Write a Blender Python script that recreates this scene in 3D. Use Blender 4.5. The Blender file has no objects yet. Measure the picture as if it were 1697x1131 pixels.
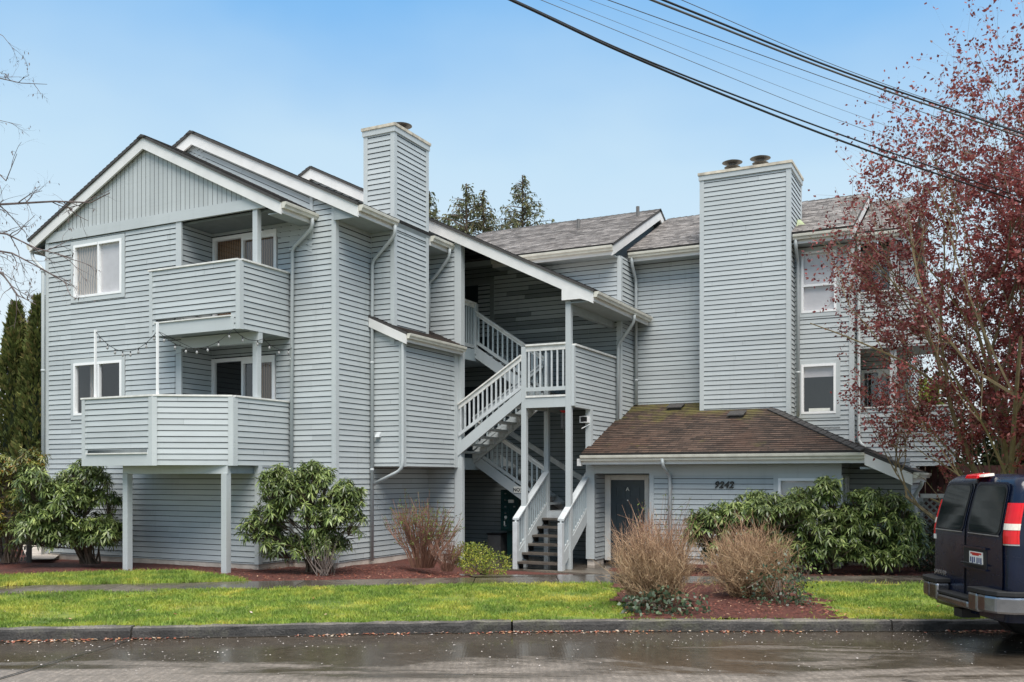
import bpy, math, random
import numpy as np
from mathutils import Vector
random.seed(7); RNG = np.random.default_rng(11)
SC = bpy.context.scene
COL = SC.collection
PI = math.pi

# ------------------------------------------------------------------ helpers
def tag(o, label=None, cat=None, group=None, kind=None):
    if label: o['label'] = label
    if cat: o['category'] = cat
    if group: o['group'] = group
    if kind: o['kind'] = kind
    return o

def empty(name, loc=(0, 0, 0), parent=None):
    o = bpy.data.objects.new(name, None); COL.objects.link(o)
    o.location = loc; o.empty_display_size = .2
    if parent: o.parent = parent
    return o

class MB:
    """collects geometry of ONE mesh object"""
    def __init__(s): s.v = []; s.f = []; s.m = []; s.uv = []
    def face(s, pts, m=0, uv=None):
        i = len(s.v); s.v += [tuple(p) for p in pts]
        s.f.append(tuple(range(i, i + len(pts)))); s.m.append(m)
        s.uv.append(uv if uv else [(0, 0)] * len(pts))
    def box(s, a, b, m=0):
        x0, y0, z0 = a; x1, y1, z1 = b
        s.hexa([(x0, y0, z0), (x1, y0, z0), (x1, y1, z0), (x0, y1, z0)], [(x0, y0, z1), (x1, y0, z1), (x1, y1, z1), (x0, y1, z1)], m)
    def hexa(s, lo, hi, m=0):
        n = len(lo); i = len(s.v); s.v += [tuple(p) for p in lo] + [tuple(p) for p in hi]
        F = [tuple(reversed(range(i, i + n)))]
        for k in range(n):
            j = (k + 1) % n; F.append((i + k, i + j, i + n + j, i + n + k))
        F.append(tuple(range(i + n, i + 2 * n)))
        for f in F: s.f.append(f); s.m.append(m); s.uv.append([(0, 0)] * len(f))
    def bar(s, p, q, w, h, up=(0, 0, 1), m=0):
        """rectangular bar from p to q, w sideways, h along up"""
        p = Vector(p); q = Vector(q); d = (q - p).normalized(); u = Vector(up)
        sd = d.cross(u).normalized(); u2 = sd.cross(d).normalized()
        c = [sd * (-w / 2) + u2 * (-h / 2), sd * (w / 2) + u2 * (-h / 2), sd * (w / 2) + u2 * (h / 2), sd * (-w / 2) + u2 * (h / 2)]
        s.hexa([p + k for k in c], [q + k for k in c], m)
    def tube(s, pts, r, n=6, m=0, cap=True):
        pts = [Vector(p) for p in pts]; N = len(pts)
        rs = r if hasattr(r, '__len__') else [r] * N
        i0 = len(s.v); ref = Vector((.31, .52, .8))
        for k, p in enumerate(pts):
            d = (pts[min(k + 1, N - 1)] - pts[max(k - 1, 0)])
            d = d.normalized() if d.length > 1e-9 else Vector((0, 0, 1))
            a = d.cross(ref)
            if a.length < 1e-3: a = d.cross(Vector((1, 0, 0)))
            a.normalize(); b = d.cross(a)
            for t in range(n):
                th = 2 * PI * t / n
                q = p + (a * math.cos(th) + b * math.sin(th)) * rs[k]; s.v.append((q.x, q.y, q.z))
        for k in range(N - 1):
            for t in range(n):
                t2 = (t + 1) % n
                s.f.append((i0 + k * n + t, i0 + k * n + t2, i0 + (k + 1) * n + t2, i0 + (k + 1) * n + t)); s.m.append(m); s.uv.append([(0, 0)] * 4)
        if cap and n > 3:
            s.f.append(tuple(i0 + t for t in reversed(range(n)))); s.m.append(m); s.uv.append([(0, 0)] * n)
            s.f.append(tuple(i0 + (N - 1) * n + t for t in range(n))); s.m.append(m); s.uv.append([(0, 0)] * n)
    def pieces(s, name, mat, parent=None):
        """every box of the builder as a part of its own"""
        out = []; k = 0
        while k < len(s.f):
            lo = min(s.f[k]); j = k; hi = max(s.f[k])
            while j < len(s.f) and (s.f[j][0] <= hi or min(s.f[j]) <= hi): hi = max(hi, max(s.f[j])); j += 1
            q = MB(); q.v = s.v[lo:hi + 1]; q.f = [tuple(i - lo for i in f) for f in s.f[k:j]]; q.m = s.m[k:j]; q.uv = s.uv[k:j]
            out.append(q.build(name, mat, parent)); k = j
        return out
    def disc(s, c, r0, r1, z0, z1, n=20, m=0):
        lo = [(c[0] + r0 * math.cos(2 * PI * k / n), c[1] + r0 * math.sin(2 * PI * k / n), z0) for k in range(n)]
        hi = [(c[0] + r1 * math.cos(2 * PI * k / n), c[1] + r1 * math.sin(2 * PI * k / n), z1) for k in range(n)]
        s.hexa(lo, hi, m)
    def build(s, name, mats, parent=None, smooth=False, bevel=0):
        me = bpy.data.meshes.new(name); me.from_pydata(s.v, [], s.f)
        if not isinstance(mats, (list, tuple)): mats = [mats]
        for mt in mats: me.materials.append(mt)
        if len(mats) > 1: me.polygons.foreach_set('material_index', s.m)
        if any(any(c != (0, 0) for c in u) for u in s.uv):
            l = me.uv_layers.new(name='UVMap')
            l.data.foreach_set('uv', [c for u in s.uv for p in u for c in p])
        if smooth: me.polygons.foreach_set('use_smooth', [True] * len(me.polygons))
        me.update()
        o = bpy.data.objects.new(name, me); COL.objects.link(o)
        if parent:
            o.parent = parent
            if parent.type == 'EMPTY' and parent.location.length > 0: pass
        if bevel:
            b = o.modifiers.new('b', 'BEVEL'); b.width = bevel; b.segments = 2; b.limit_method = 'ANGLE'; b.angle_limit = .7
        return o

def npmesh(name, V, F, mat, parent=None, smooth=False, mats=None, mi=None):
    """big mesh straight from numpy; F is (n,3) or (n,4)"""
    me = bpy.data.meshes.new(name); n, k = F.shape
    me.vertices.add(len(V)); me.vertices.foreach_set('co', V.astype(np.float32).ravel())
    me.loops.add(n * k); me.loops.foreach_set('vertex_index', F.astype(np.int32).ravel())
    me.polygons.add(n); me.polygons.foreach_set('loop_start', np.arange(0, n * k, k, dtype=np.int32))
    me.polygons.foreach_set('loop_total', np.full(n, k, dtype=np.int32))
    for mt in (mats or [mat]): me.materials.append(mt)
    if mi is not None: me.polygons.foreach_set('material_index', mi.astype(np.int32))
    if smooth: me.polygons.foreach_set('use_smooth', np.ones(n, dtype=bool))
    me.update(calc_edges=True); me.validate()
    o = bpy.data.objects.new(name, me); COL.objects.link(o)
    if parent: o.parent = parent
    return o

# 2D convex clipping
def clip(poly, a, b, c):
    """keep a*x+b*y<=c"""
    out = []; n = len(poly)
    for i in range(n):
        p, q = poly[i], poly[(i + 1) % n]
        dp = a * p[0] + b * p[1] - c; dq = a * q[0] + b * q[1] - c
        if dp <= 1e-9: out.append(p)
        if (dp < -1e-9 and dq > 1e-9) or (dp > 1e-9 and dq < -1e-9):
            t = dp / (dp - dq); out.append((p[0] + t * (q[0] - p[0]), p[1] + t * (q[1] - p[1])))
    return out if len(out) >= 3 else []
def subtract(polys, h):
    x0, y0, x1, y1 = h; out = []
    for p in polys:
        for q in (clip(p, 1, 0, x0), clip(p, -1, 0, -x1), clip(clip(clip(p, 1, 0, x1), -1, 0, -x0) or [], 0, 1, y0) if clip(clip(p, 1, 0, x1), -1, 0, -x0) else [],
                  clip(clip(clip(p, 1, 0, x1), -1, 0, -x0) or [], 0, -1, -y1) if clip(clip(p, 1, 0, x1), -1, 0, -x0) else []):
            if q: out.append(q)
    return out
JR = random.Random(5)
def lap(mb, O, u, v, n, poly, holes=(), e=.118, t=.016, base=0, m=0, mu=1, v0=0.0, jit=.0015, gap=.0145):
    """overlapping courses (clapboards or shingles) over a planar polygon given in (s,t) on axes u,v with outward normal n"""
    O = Vector(O); u = Vector(u); v = Vector(v); n = Vector(n)
    P = lambda s, w, o: O + u * s + v * w + n * o
    polys = [poly]
    for h in holes: polys = subtract(polys, h)
    for p in polys:
        lo = min(q[1] for q in p); hi = max(q[1] for q in p)
        k = math.floor((lo - v0) / e + 1e-6)
        while v0 + k * e < hi - 1e-6:
            za = v0 + k * e; zb = za + e
            c = clip(p, 0, -1, -za); c = clip(c, 0, 1, zb) if c else []
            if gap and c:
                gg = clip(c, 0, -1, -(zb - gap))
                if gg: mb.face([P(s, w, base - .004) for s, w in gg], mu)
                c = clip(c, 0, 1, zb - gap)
            if c:
                j = ((k * 7919) % 13 - 6) / 6 * jit
                parts = [c]
                if gap:
                    lo_s, hi_s = min(q[0] for q in c), max(q[0] for q in c); cut = lo_s - JR.uniform(.3, 3.2); parts = []; rest = c
                    while True:
                        cut += JR.uniform(2.4, 4.9)
                        if cut > hi_s - .25: break
                        if cut < lo_s + .25: continue
                        l_ = clip(rest, 1, 0, cut - .0022); rest = clip(rest, -1, 0, -cut - .0022)
                        if l_: parts.append(l_)
                        if not rest: break
                    if rest: parts.append(rest)
                for c in parts:
                    dj = JR.uniform(-.0012, .0012) if gap else 0
                    off = lambda w: base + (t + j + dj) * (1 - (w - za) / e) + .001
                    mb.face([P(s, w, off(w)) for s, w in c], m, [(s, w) for s, w in c])
                    mn = min(w for s, w in c)
                    bt = sorted(s for s, w in c if w < mn + 1e-6)
                    if len(bt) >= 2:
                        a, b = bt[0], bt[-1]
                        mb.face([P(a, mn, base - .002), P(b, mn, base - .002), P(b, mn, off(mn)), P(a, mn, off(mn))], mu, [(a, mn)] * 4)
            k += 1

# ------------------------------------------------------------------ materials
def newmat(name):
    m = bpy.data.materials.new(name); m.use_nodes = True
    nt = m.node_tree; b = nt.nodes['Principled BSDF']
    return m, nt, b
def N(nt, t, **kw):
    n = nt.nodes.new(t)
    for k, v in kw.items():
        if k.startswith('i_'): n.inputs[k[2:].replace('_', ' ')].default_value = v
        else: setattr(n, k, v)
    return n
def ramp(nt, fac, stops):
    r = nt.nodes.new('ShaderNodeValToRGB'); cr = r.color_ramp
    while len(cr.elements) < len(stops): cr.elements.new(.5)
    for el, (p, c) in zip(cr.elements, stops): el.position = p; el.color = (*c, 1) if len(c) == 3 else c
    nt.links.new(fac, r.inputs[0]); return r.outputs[0]
def noise(nt, vec, scale, detail=3, rough=.55, mapscale=None, dist=0):
    if mapscale:
        mp = nt.nodes.new('ShaderNodeMapping'); mp.inputs['Scale'].default_value = mapscale; nt.links.new(vec, mp.inputs[0]); vec = mp.outputs[0]
    n = nt.nodes.new('ShaderNodeTexNoise'); n.inputs['Scale'].default_value = scale; n.inputs['Detail'].default_value = detail
    n.inputs['Roughness'].default_value = rough; n.inputs['Distortion'].default_value = dist
    nt.links.new(vec, n.inputs['Vector']); return n.outputs['Fac']
def mix(nt, a, b, f, mode='MIX'):
    n = nt.nodes.new('ShaderNodeMix'); n.data_type = 'RGBA'; n.blend_type = mode
    for s, k in ((a, 6), (b, 7)):
        if isinstance(s, tuple): n.inputs[k].default_value = (*s, 1) if len(s) == 3 else s
        else: nt.links.new(s, n.inputs[k])
    if isinstance(f, (int, float)): n.inputs[0].default_value = f
    else: nt.links.new(f, n.inputs[0])
    return n.outputs[2]
def bump(nt, b, h, strength=.3, dist=.01):
    n = nt.nodes.new('ShaderNodeBump'); n.inputs['Strength'].default_value = strength; n.inputs['Distance'].default_value = dist
    nt.links.new(h, n.inputs['Height']); nt.links.new(n.outputs[0], b.inputs['Normal'])
def pos(nt): return nt.nodes.new('ShaderNodeNewGeometry').outputs['Position']
def island(nt): return nt.nodes.new('ShaderNodeNewGeometry').outputs['Random Per Island']
def simple(name, c, rough=.5, var=.12, scale=6, metal=0, spec=.5, bmp=.0, bscale=60):
    m, nt, b = newmat(name); p = pos(nt)
    f = noise(nt, p, scale, 4)
    d = tuple(x * (1 - var) for x in c); l = tuple(min(1, x * (1 + var)) for x in c)
    nt.links.new(ramp(nt, f, [(.3, d), (.7, l)]), b.inputs['Base Color'])
    b.inputs['Roughness'].default_value = rough; b.inputs['Metallic'].default_value = metal; b.inputs['Specular IOR Level'].default_value = spec
    if bmp: bump(nt, b, noise(nt, p, bscale, 3), bmp, .004)
    return m

def siding_mat(name, c, stain=.36):
    m, nt, b = newmat(name); p = pos(nt)
    big = noise(nt, p, .55, 4, .6)
    streak = noise(nt, p, 1.0, 5, .65, mapscale=(2.2, 2.2, 26))
    vert = noise(nt, p, 1.0, 4, .6, mapscale=(5, 5, .35))
    isl = island(nt)
    col = ramp(nt, big, [(.3, tuple(x * .93 for x in c)), (.72, tuple(x * 1.06 for x in c))])
    col = mix(nt, col, tuple(x * .80 for x in c), ramp(nt, streak, [(.5, (0, 0, 0)), (.82, (stain * 1.6,) * 3)]))
    col = mix(nt, col, (c[0] * .60, c[1] * .62, c[2] * .58), ramp(nt, vert, [(.58, (0, 0, 0)), (.85, (stain * 1.3,) * 3)]))
    col = mix(nt, col, (.5, .5, .5), .0)
    hv = nt.nodes.new('ShaderNodeHueSaturation'); nt.links.new(col, hv.inputs['Color'])
    mr = nt.nodes.new('ShaderNodeMapRange'); mr.inputs['To Min'].default_value = .92; mr.inputs['To Max'].default_value = 1.06
    nt.links.new(isl, mr.inputs[0]); nt.links.new(mr.outputs[0], hv.inputs['Value'])
    # nail knots: sparse dark specks
    vo = nt.nodes.new('ShaderNodeTexVoronoi'); vo.inputs['Scale'].default_value = 3.1; nt.links.new(p, vo.inputs['Vector'])
    kn = ramp(nt, vo.outputs['Distance'], [(.0, (.45,) * 3), (.05, (0, 0, 0))])
    col = mix(nt, hv.outputs[0], tuple(x * .45 for x in c), kn)
    nt.links.new(col, b.inputs['Base Color'])
    nt.links.new(ramp(nt, streak, [(.3, (.42,) * 3), (.7, (.6,) * 3)]), b.inputs['Roughness'])
    b.inputs['Specular IOR Level'].default_value = .35
    bump(nt, b, noise(nt, p, 1.0, 5, .7, mapscale=(9, 9, 120)), .25, .003)
    return m

PAINT = (.445, .478, .480)
M = {}
M['siding'] = siding_mat('blue_grey_clapboard_paint', PAINT)
M['gap'] = simple('painted_board_shadow_line', (.028, .03, .03), .8)  # near-black paints in the shadow lines under and between the boards
M['board'] = siding_mat('blue_grey_trim_paint', (.475, .507, .508), .22)
M['vboard'] = siding_mat('blue_grey_gable_board_paint', (.475, .502, .498), .26)
M['dimsiding'] = siding_mat('clapboard_paint_with_hall_shade', (.23, .255, .255))  # siding paint darkened: the hall's shade is put into the colour
M['white'] = simple('white_fascia_paint', (.70, .69, .665), .42, .06, 3)
M['vinyl'] = simple('white_vinyl_frame', (.84, .84, .83), .35, .03)
M['cream'] = simple('cream_gutter_enamel', (.60, .58, .50), .4, .14, 4)
M['rail'] = simple('pale_grey_rail_paint', (.52, .545, .55), .45, .14, 5)
M['railcap'] = simple('weathered_white_rail_cap', (.70, .69, .65), .5, .14, 7)
M['baluster'] = simple('blue_grey_baluster_paint', (.40, .46, .475), .5, .07)
M['concrete'] = simple('foundation_concrete', (.56, .49, .42), .85, .25, 3, bmp=.4, bscale=30)
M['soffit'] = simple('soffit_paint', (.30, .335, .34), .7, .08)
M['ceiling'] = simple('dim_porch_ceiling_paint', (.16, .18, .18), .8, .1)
M['dark'] = simple('dark_room_interior', (.018, .018, .02), .9, .2)
M['tread'] = simple('wet_stair_tread_wood', (.10, .085, .07), .35, .3, 8, bmp=.3)
M['treadup'] = simple('grey_painted_tread', (.46, .49, .49), .5, .15, 6)
M['curtain'] = simple('warm_brown_curtain', (.30, .17, .095), .9, .25, 9)
M['blind'] = simple('pale_roller_blind', (.60, .57, .58), .8, .05)
M['screen'] = simple('grey_insect_screen', (.24, .235, .24), .8, .2, 3)
M['door'] = simple('dark_teal_door_paint', (.028, .042, .05), .4, .15)
M['casing'] = simple('cream_door_casing', (.66, .64, .59), .5, .08)
M['black'] = simple('black_metal_paint', (.012, .012, .013), .4, .1)
M['steel'] = simple('weathered_flue_steel', (.15, .14, .13), .5, .3, 5, metal=.5)
M['mailbox'] = simple('dark_green_mailbox_enamel', (.010, .045, .042), .4, .15)
M['silver'] = simple('brushed_silver_metal', (.6, .6, .6), .3, .1, metal=.9)
M['sign'] = simple('white_sign_face', (.78, .76, .68), .5, .06)
M['parcel'] = simple('grey_parcel_locker_paint', (.10, .10, .10), .6, .15)
M['red'] = simple('red_plastic', (.5, .02, .015), .35, .1)
M['mosscap'] = simple('lichen_stained_chimney_cap', (.52, .47, .38), .85, .35, 5, bmp=.5, bscale=25)
M['flash'] = simple('green_grey_roof_flashing', (.33, .38, .22), .6, .2)

def curtain_mat():
    m, nt, b = newmat('hanging_curtain_folds'); p = pos(nt)
    w = nt.nodes.new('ShaderNodeTexWave'); w.inputs['Scale'].default_value = 6; w.inputs['Distortion'].default_value = 2; w.bands_direction = 'X'
    nt.links.new(p, w.inputs['Vector'])
    nt.links.new(ramp(nt, w.outputs['Fac'], [(0, (.07, .04, .025)), (1, (.36, .20, .10))]), b.inputs['Base Color']); b.inputs['Roughness'].default_value = .9
    return m
M['folds'] = curtain_mat()
def warm_curtain():
    m, nt, b = newmat('pale_warm_curtain_folds'); p = pos(nt)
    w = nt.nodes.new('ShaderNodeTexWave'); w.inputs['Scale'].default_value = 4; w.inputs['Distortion'].default_value = 5; w.inputs['Detail'].default_value = 2; w.bands_direction = 'X'; nt.links.new(p, w.inputs['Vector'])
    nt.links.new(ramp(nt, w.outputs['Fac'], [(0, (.26, .25, .25)), (.6, (.42, .40, .39)), (1, (.55, .44, .36))]), b.inputs['Base Color']); b.inputs['Roughness'].default_value = .9
    return m
M['warmcurtain'] = warm_curtain()

def glass_mat(name, refl=.12):
    m, nt, b = newmat(name)
    out = nt.nodes['Material Output']
    g = nt.nodes.new('ShaderNodeBsdfGlossy'); g.inputs['Roughness'].default_value = .015
    p = pos(nt); bn = nt.nodes.new('ShaderNodeBump'); bn.inputs['Strength'].default_value = .08; bn.inputs['Distance'].default_value = .02
    nt.links.new(noise(nt, p, 1.6, 1), bn.inputs['Height']); nt.links.new(bn.outputs[0], g.inputs['Normal'])
    t = nt.nodes.new('ShaderNodeBsdfTransparent'); t.inputs['Color'].default_value = (.94, .95, .95, 1)
    lw = nt.nodes.new('ShaderNodeLayerWeight'); lw.inputs['Blend'].default_value = .5
    pw = nt.nodes.new('ShaderNodeMath'); pw.operation = 'POWER'; nt.links.new(lw.outputs['Facing'], pw.inputs[0]); pw.inputs[1].default_value = 4.5
    mr = nt.nodes.new('ShaderNodeMapRange'); mr.inputs['To Min'].default_value = refl; mr.inputs['To Max'].default_value = 1
    nt.links.new(pw.outputs[0], mr.inputs[0])
    mx = nt.nodes.new('ShaderNodeMixShader'); nt.links.new(mr.outputs[0], mx.inputs[0])
    nt.links.new(t.outputs[0], mx.inputs[1]); nt.links.new(g.outputs[0], mx.inputs[2]); nt.links.new(mx.outputs[0], out.inputs[0])
    return m
M['glass'] = glass_mat('window_glass', .10)

def shingle_mat(name, c1, c2, mortar, tabw=.30, e=.14, moss=0, hue=(0, 0, 0)):
    m, nt, b = newmat(name)
    uv = nt.nodes.new('ShaderNodeUVMap').outputs[0]; p = pos(nt)
    def brick(w, off, seed):
        mp = nt.nodes.new('ShaderNodeMapping'); mp.inputs['Location'].default_value = (seed, 0, 0); nt.links.new(uv, mp.inputs[0])
        k = nt.nodes.new('ShaderNodeTexBrick'); k.offset = off; k.offset_frequency = 2; k.squash = .7; k.squash_frequency = 3
        k.inputs['Scale'].default_value = 1; k.inputs['Brick Width'].default_value = w; k.inputs['Row Height'].default_value = e
        k.inputs['Mortar Size'].default_value = .006; k.inputs['Mortar Smooth'].default_value = .4; k.inputs['Bias'].default_value = 0
        k.inputs['Color1'].default_value = (0, 0, 0, 1); k.inputs['Color2'].default_value = (1, 1, 1, 1); k.inputs['Mortar'].default_value = (.5, .5, .5, 1)
        nt.links.new(mp.outputs[0], k.inputs['Vector']); return k
    k1 = brick(tabw, .43, 0); k2 = brick(tabw * .62, .37, .17)
    col = mix(nt, c1, c2, k1.outputs['Color'])
    col = mix(nt, col, mix(nt, tuple(x * .55 for x in c1), tuple(min(1, x * 1.25) for x in c2), k2.outputs['Color']), .5)
    col = mix(nt, col, mortar, k1.outputs['Fac'])
    g = noise(nt, p, 90, 2); col = mix(nt, col, tuple(x * .5 for x in c1), ramp(nt, g, [(.5, (0, 0, 0)), (.8, (.35,) * 3)]))
    big = noise(nt, p, .9, 4, .6)
    col = mix(nt, col, hue if any(hue) else c1, ramp(nt, big, [(.5, (0, 0, 0)), (.75, (.45,) * 3)]))
    if moss:
        ms = noise(nt, p, 1.7, 5, .7)
        sep = nt.nodes.new('ShaderNodeSeparateXYZ'); nt.links.new(uv, sep.inputs[0])
        up = nt.nodes.new('ShaderNodeMapRange'); up.inputs['From Min'].default_value = 1.6; up.inputs['From Max'].default_value = 3.2
        up.inputs['To Min'].default_value = -.03; up.inputs['To Max'].default_value = .20; nt.links.new(sep.outputs[1], up.inputs[0])
        ad = nt.nodes.new('ShaderNodeMath'); nt.links.new(ms, ad.inputs[0]); nt.links.new(up.outputs[0], ad.inputs[1])
        col = mix(nt, col, (.13, .115, .03), ramp(nt, ad.outputs[0], [(.58, (0, 0, 0)), (.74, (.85,) * 3)]))
    nt.links.new(col, b.inputs['Base Color']); b.inputs['Roughness'].default_value = .62; b.inputs['Specular IOR Level'].default_value = .4
    ad2 = nt.nodes.new('ShaderNodeMath'); nt.links.new(g, ad2.inputs[0]); nt.links.new(k2.outputs['Color'], ad2.inputs[1])
    bump(nt, b, ad2.outputs[0], .5, .006)
    return m
M['shingle'] = shingle_mat('grey_brown_roof_shingles', (.13, .115, .105), (.60, .555, .52), (.035, .03, .03), tabw=.36, moss=0, hue=(.27, .23, .21))
M['shingle_brown'] = shingle_mat('brown_roof_shingles', (.030, .020, .015), (.125, .080, .058), (.018, .012, .009), tabw=.36, e=.13, moss=1, hue=(.13, .055, .03))
M['shingle_edge'] = simple('dark_shingle_edge', (.05, .047, .045), .8, .3, 12)

def leaf_mat(name, dark, light, rough=.4, spec=.5, transl=.25, third=None):
    m, nt, b = newmat(name)
    st = [(0, dark), (1, light)] if third is None else [(0, dark), (.72, light), (1, third)]
    isl = island(nt); p = pos(nt)
    col = ramp(nt, isl, st)
    cl = noise(nt, p, 2.2, 3)
    col = mix(nt, col, tuple(x * .5 for x in dark), ramp(nt, cl, [(.42, (.55,) * 3), (.6, (0, 0, 0))]))
    nt.links.new(col, b.inputs['Base Color']); b.inputs['Roughness'].default_value = rough; b.inputs['Specular IOR Level'].default_value = spec
    t = nt.nodes.new('ShaderNodeBsdfTranslucent'); nt.links.new(col, t.inputs[0])
    mx = nt.nodes.new('ShaderNodeMixShader'); mx.inputs[0].default_value = transl
    nt.links.new(b.outputs[0], mx.inputs[1]); nt.links.new(t.outputs[0], mx.inputs[2]); nt.links.new(mx.outputs[0], nt.nodes['Material Output'].inputs[0])
    return m
M['rhodo'] = leaf_mat('rhododendron_leaf', (.04, .07, .022), (.27, .36, .10), .33, .6, .3, (.50, .57, .20))
M['rhodo_red'] = leaf_mat('photinia_leaf', (.06, .09, .025), (.30, .31, .06), .35, .5, .25, (.42, .20, .05))
M['plum'] = leaf_mat('plum_leaf', (.16, .035, .036), (.40, .092, .085), .45, .45, .4, (.58, .23, .20))
M['thuja'] = leaf_mat('arborvitae_spray', (.07, .10, .028), (.19, .21, .06), .7, .2, .3, (.23, .18, .07))
M['conifer'] = leaf_mat('conifer_needles', (.10, .115, .06), (.22, .23, .12), .8, .2, .3, (.27, .20, .11))
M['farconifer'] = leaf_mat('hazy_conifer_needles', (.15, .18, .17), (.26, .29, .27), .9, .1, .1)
M['box'] = leaf_mat('boxwood_leaf', (.012, .025, .010), (.045, .075, .026), .4, .5, .12, (.08, .12, .04))
M['lime'] = leaf_mat('golden_shrub_leaf', (.13, .20, .035), (.42, .46, .08), .45, .4, .3, (.68, .62, .10))
M['ivy'] = leaf_mat('ivy_leaf', (.018, .04, .018), (.06, .10, .045), .4, .5, .15, (.20, .27, .14))
M['bud'] = leaf_mat('fresh_leaf_bud', (.12, .20, .04), (.26, .36, .08), .5, .4, .3)
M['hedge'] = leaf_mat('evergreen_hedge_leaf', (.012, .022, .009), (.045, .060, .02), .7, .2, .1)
M['brightleaf'] = leaf_mat('yellow_green_leaf', (.13, .17, .03), (.33, .36, .07), .5, .4, .3)  # lighter yellow green than the hedge leaves
def bark(name, a, c, s=14):
    m, nt, b = newmat(name); p = pos(nt)
    isl = island(nt); col = mix(nt, ramp(nt, noise(nt, p, s, 4, mapscale=(1, 1, .3)), [(.3, a), (.7, c)]), c, ramp(nt, isl, [(.3, (0, 0, 0)), (1, (.6,) * 3)]))
    nt.links.new(col, b.inputs['Base Color']); b.inputs['Roughness'].default_value = .8
    return m
M['bark'] = bark('grey_brown_bark', (.05, .035, .025), (.14, .10, .07))
M['plumbark'] = bark('plum_bark', (.09, .065, .035), (.24, .18, .09))
M['birchtwig'] = bark('dark_birch_twig', (.07, .05, .045), (.17, .13, .12))
def spirea_mat():
    m, nt, b = newmat('straw_and_red_spirea_twig'); p = pos(nt); isl = island(nt)
    sep = nt.nodes.new('ShaderNodeSeparateXYZ'); nt.links.new(p, sep.inputs[0])
    mr = nt.nodes.new('ShaderNodeMapRange'); mr.inputs['From Min'].default_value = .75; mr.inputs['From Max'].default_value = 1.35; nt.links.new(sep.outputs[2], mr.inputs[0])
    low = ramp(nt, isl, [(0, (.10, .05, .028)), (.5, (.36, .23, .12)), (1, (.55, .40, .24))]); top = ramp(nt, isl, [(0, (.11, .05, .03)), (.6, (.33, .17, .095)), (1, (.48, .32, .20))])
    nt.links.new(mix(nt, low, top, mr.outputs[0]), b.inputs['Base Color']); b.inputs['Roughness'].default_value = .7; return m
M['straw'] = spirea_mat()
M['redtwig'] = bark('red_brown_twig', (.10, .042, .028), (.24, .125, .08), 6)
M['greytwig'] = bark('grey_twig', (.12, .095, .08), (.26, .21, .18), 6)

def grass_mat(name, base=False):
    m, nt, b = newmat(name); p = pos(nt)
    n1 = noise(nt, p, .95, 6, .72, dist=.5); n2 = noise(nt, p, 3.6, 4, .7)
    col = ramp(nt, n1, [(.36, (.10, .18, .03)), (.46, (.24, .36, .055)), (.54, (.40, .46, .07)), (.64, (.64, .57, .11))])
    col = mix(nt, col, (.10, .18, .03), ramp(nt, n2, [(.4, (.65,) * 3), (.58, (0, 0, 0))]))
    if not base:
        isl = island(nt)
        col = mix(nt, col, (.42, .48, .12), ramp(nt, isl, [(.4, (0, 0, 0)), (1, (.4,) * 3)]))
        col = mix(nt, col, (.33, .26, .12), ramp(nt, isl, [(.0, (.7,) * 3), (.09, (0, 0, 0))]))
        t = nt.nodes.new('ShaderNodeBsdfTranslucent'); nt.links.new(col, t.inputs[0])
        mx = nt.nodes.new('ShaderNodeMixShader'); mx.inputs[0].default_value = .35
        nt.links.new(b.outputs[0], mx.inputs[1]); nt.links.new(t.outputs[0], mx.inputs[2]); nt.links.new(mx.outputs[0], nt.nodes['Material Output'].inputs[0])
    else:
        col = mix(nt, col, (.05, .05, .015), .45)
        bump(nt, b, noise(nt, p, 60, 3), .8, .02)
    nt.links.new(col, b.inputs['Base Color']); b.inputs['Roughness'].default_value = .6; b.inputs['Specular IOR Level'].default_value = .3
    return m
M['grass'] = grass_mat('grass_blade'); M['turf'] = grass_mat('turf_soil', True)

def mulch_mat():
    m, nt, b = newmat('red_bark_mulch'); p = pos(nt)
    n = noise(nt, p, 26, 5, .75); big = noise(nt, p, .8, 3)
    col = ramp(nt, n, [(.3, (.025, .009, .007)), (.5, (.13, .036, .024)), (.72, (.26, .085, .05))])
    col = mix(nt, col, (.05, .022, .016), ramp(nt, big, [(.45, (0, 0, 0)), (.7, (.6,) * 3)]))
    nt.links.new(col, b.inputs['Base Color']); b.inputs['Roughness'].default_value = .75
    bump(nt, b, noise(nt, p, 40, 5, .8), 1, .04); return m
M['mulch'] = mulch_mat()
m_, nt_, b_ = newmat('bark_chip'); nt_.links.new(ramp(nt_, island(nt_), [(0, (.05, .017, .013)), (.6, (.20, .055, .035)), (.93, (.30, .11, .06)), (1, (.50, .34, .22))]), b_.inputs['Base Color']); b_.inputs['Roughness'].default_value = .7
M['chip'] = m_
m_, nt_, b_ = newmat('fallen_leaf'); nt_.links.new(ramp(nt_, island(nt_), [(0, (.16, .04, .025)), (.4, (.30, .09, .05)), (.7, (.42, .22, .10)), (.85, (.5, .42, .32)), (1, (.65, .5, .45))]), b_.inputs['Base Color']); b_.inputs['Roughness'].default_value = .5
M['litter'] = m_
m_, nt_, b_ = newmat('pale_petal'); nt_.links.new(ramp(nt_, island(nt_), [(0, (.35, .30, .27)), (1, (.72, .66, .62))]), b_.inputs['Base Color'])
M['petal'] = m_

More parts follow.
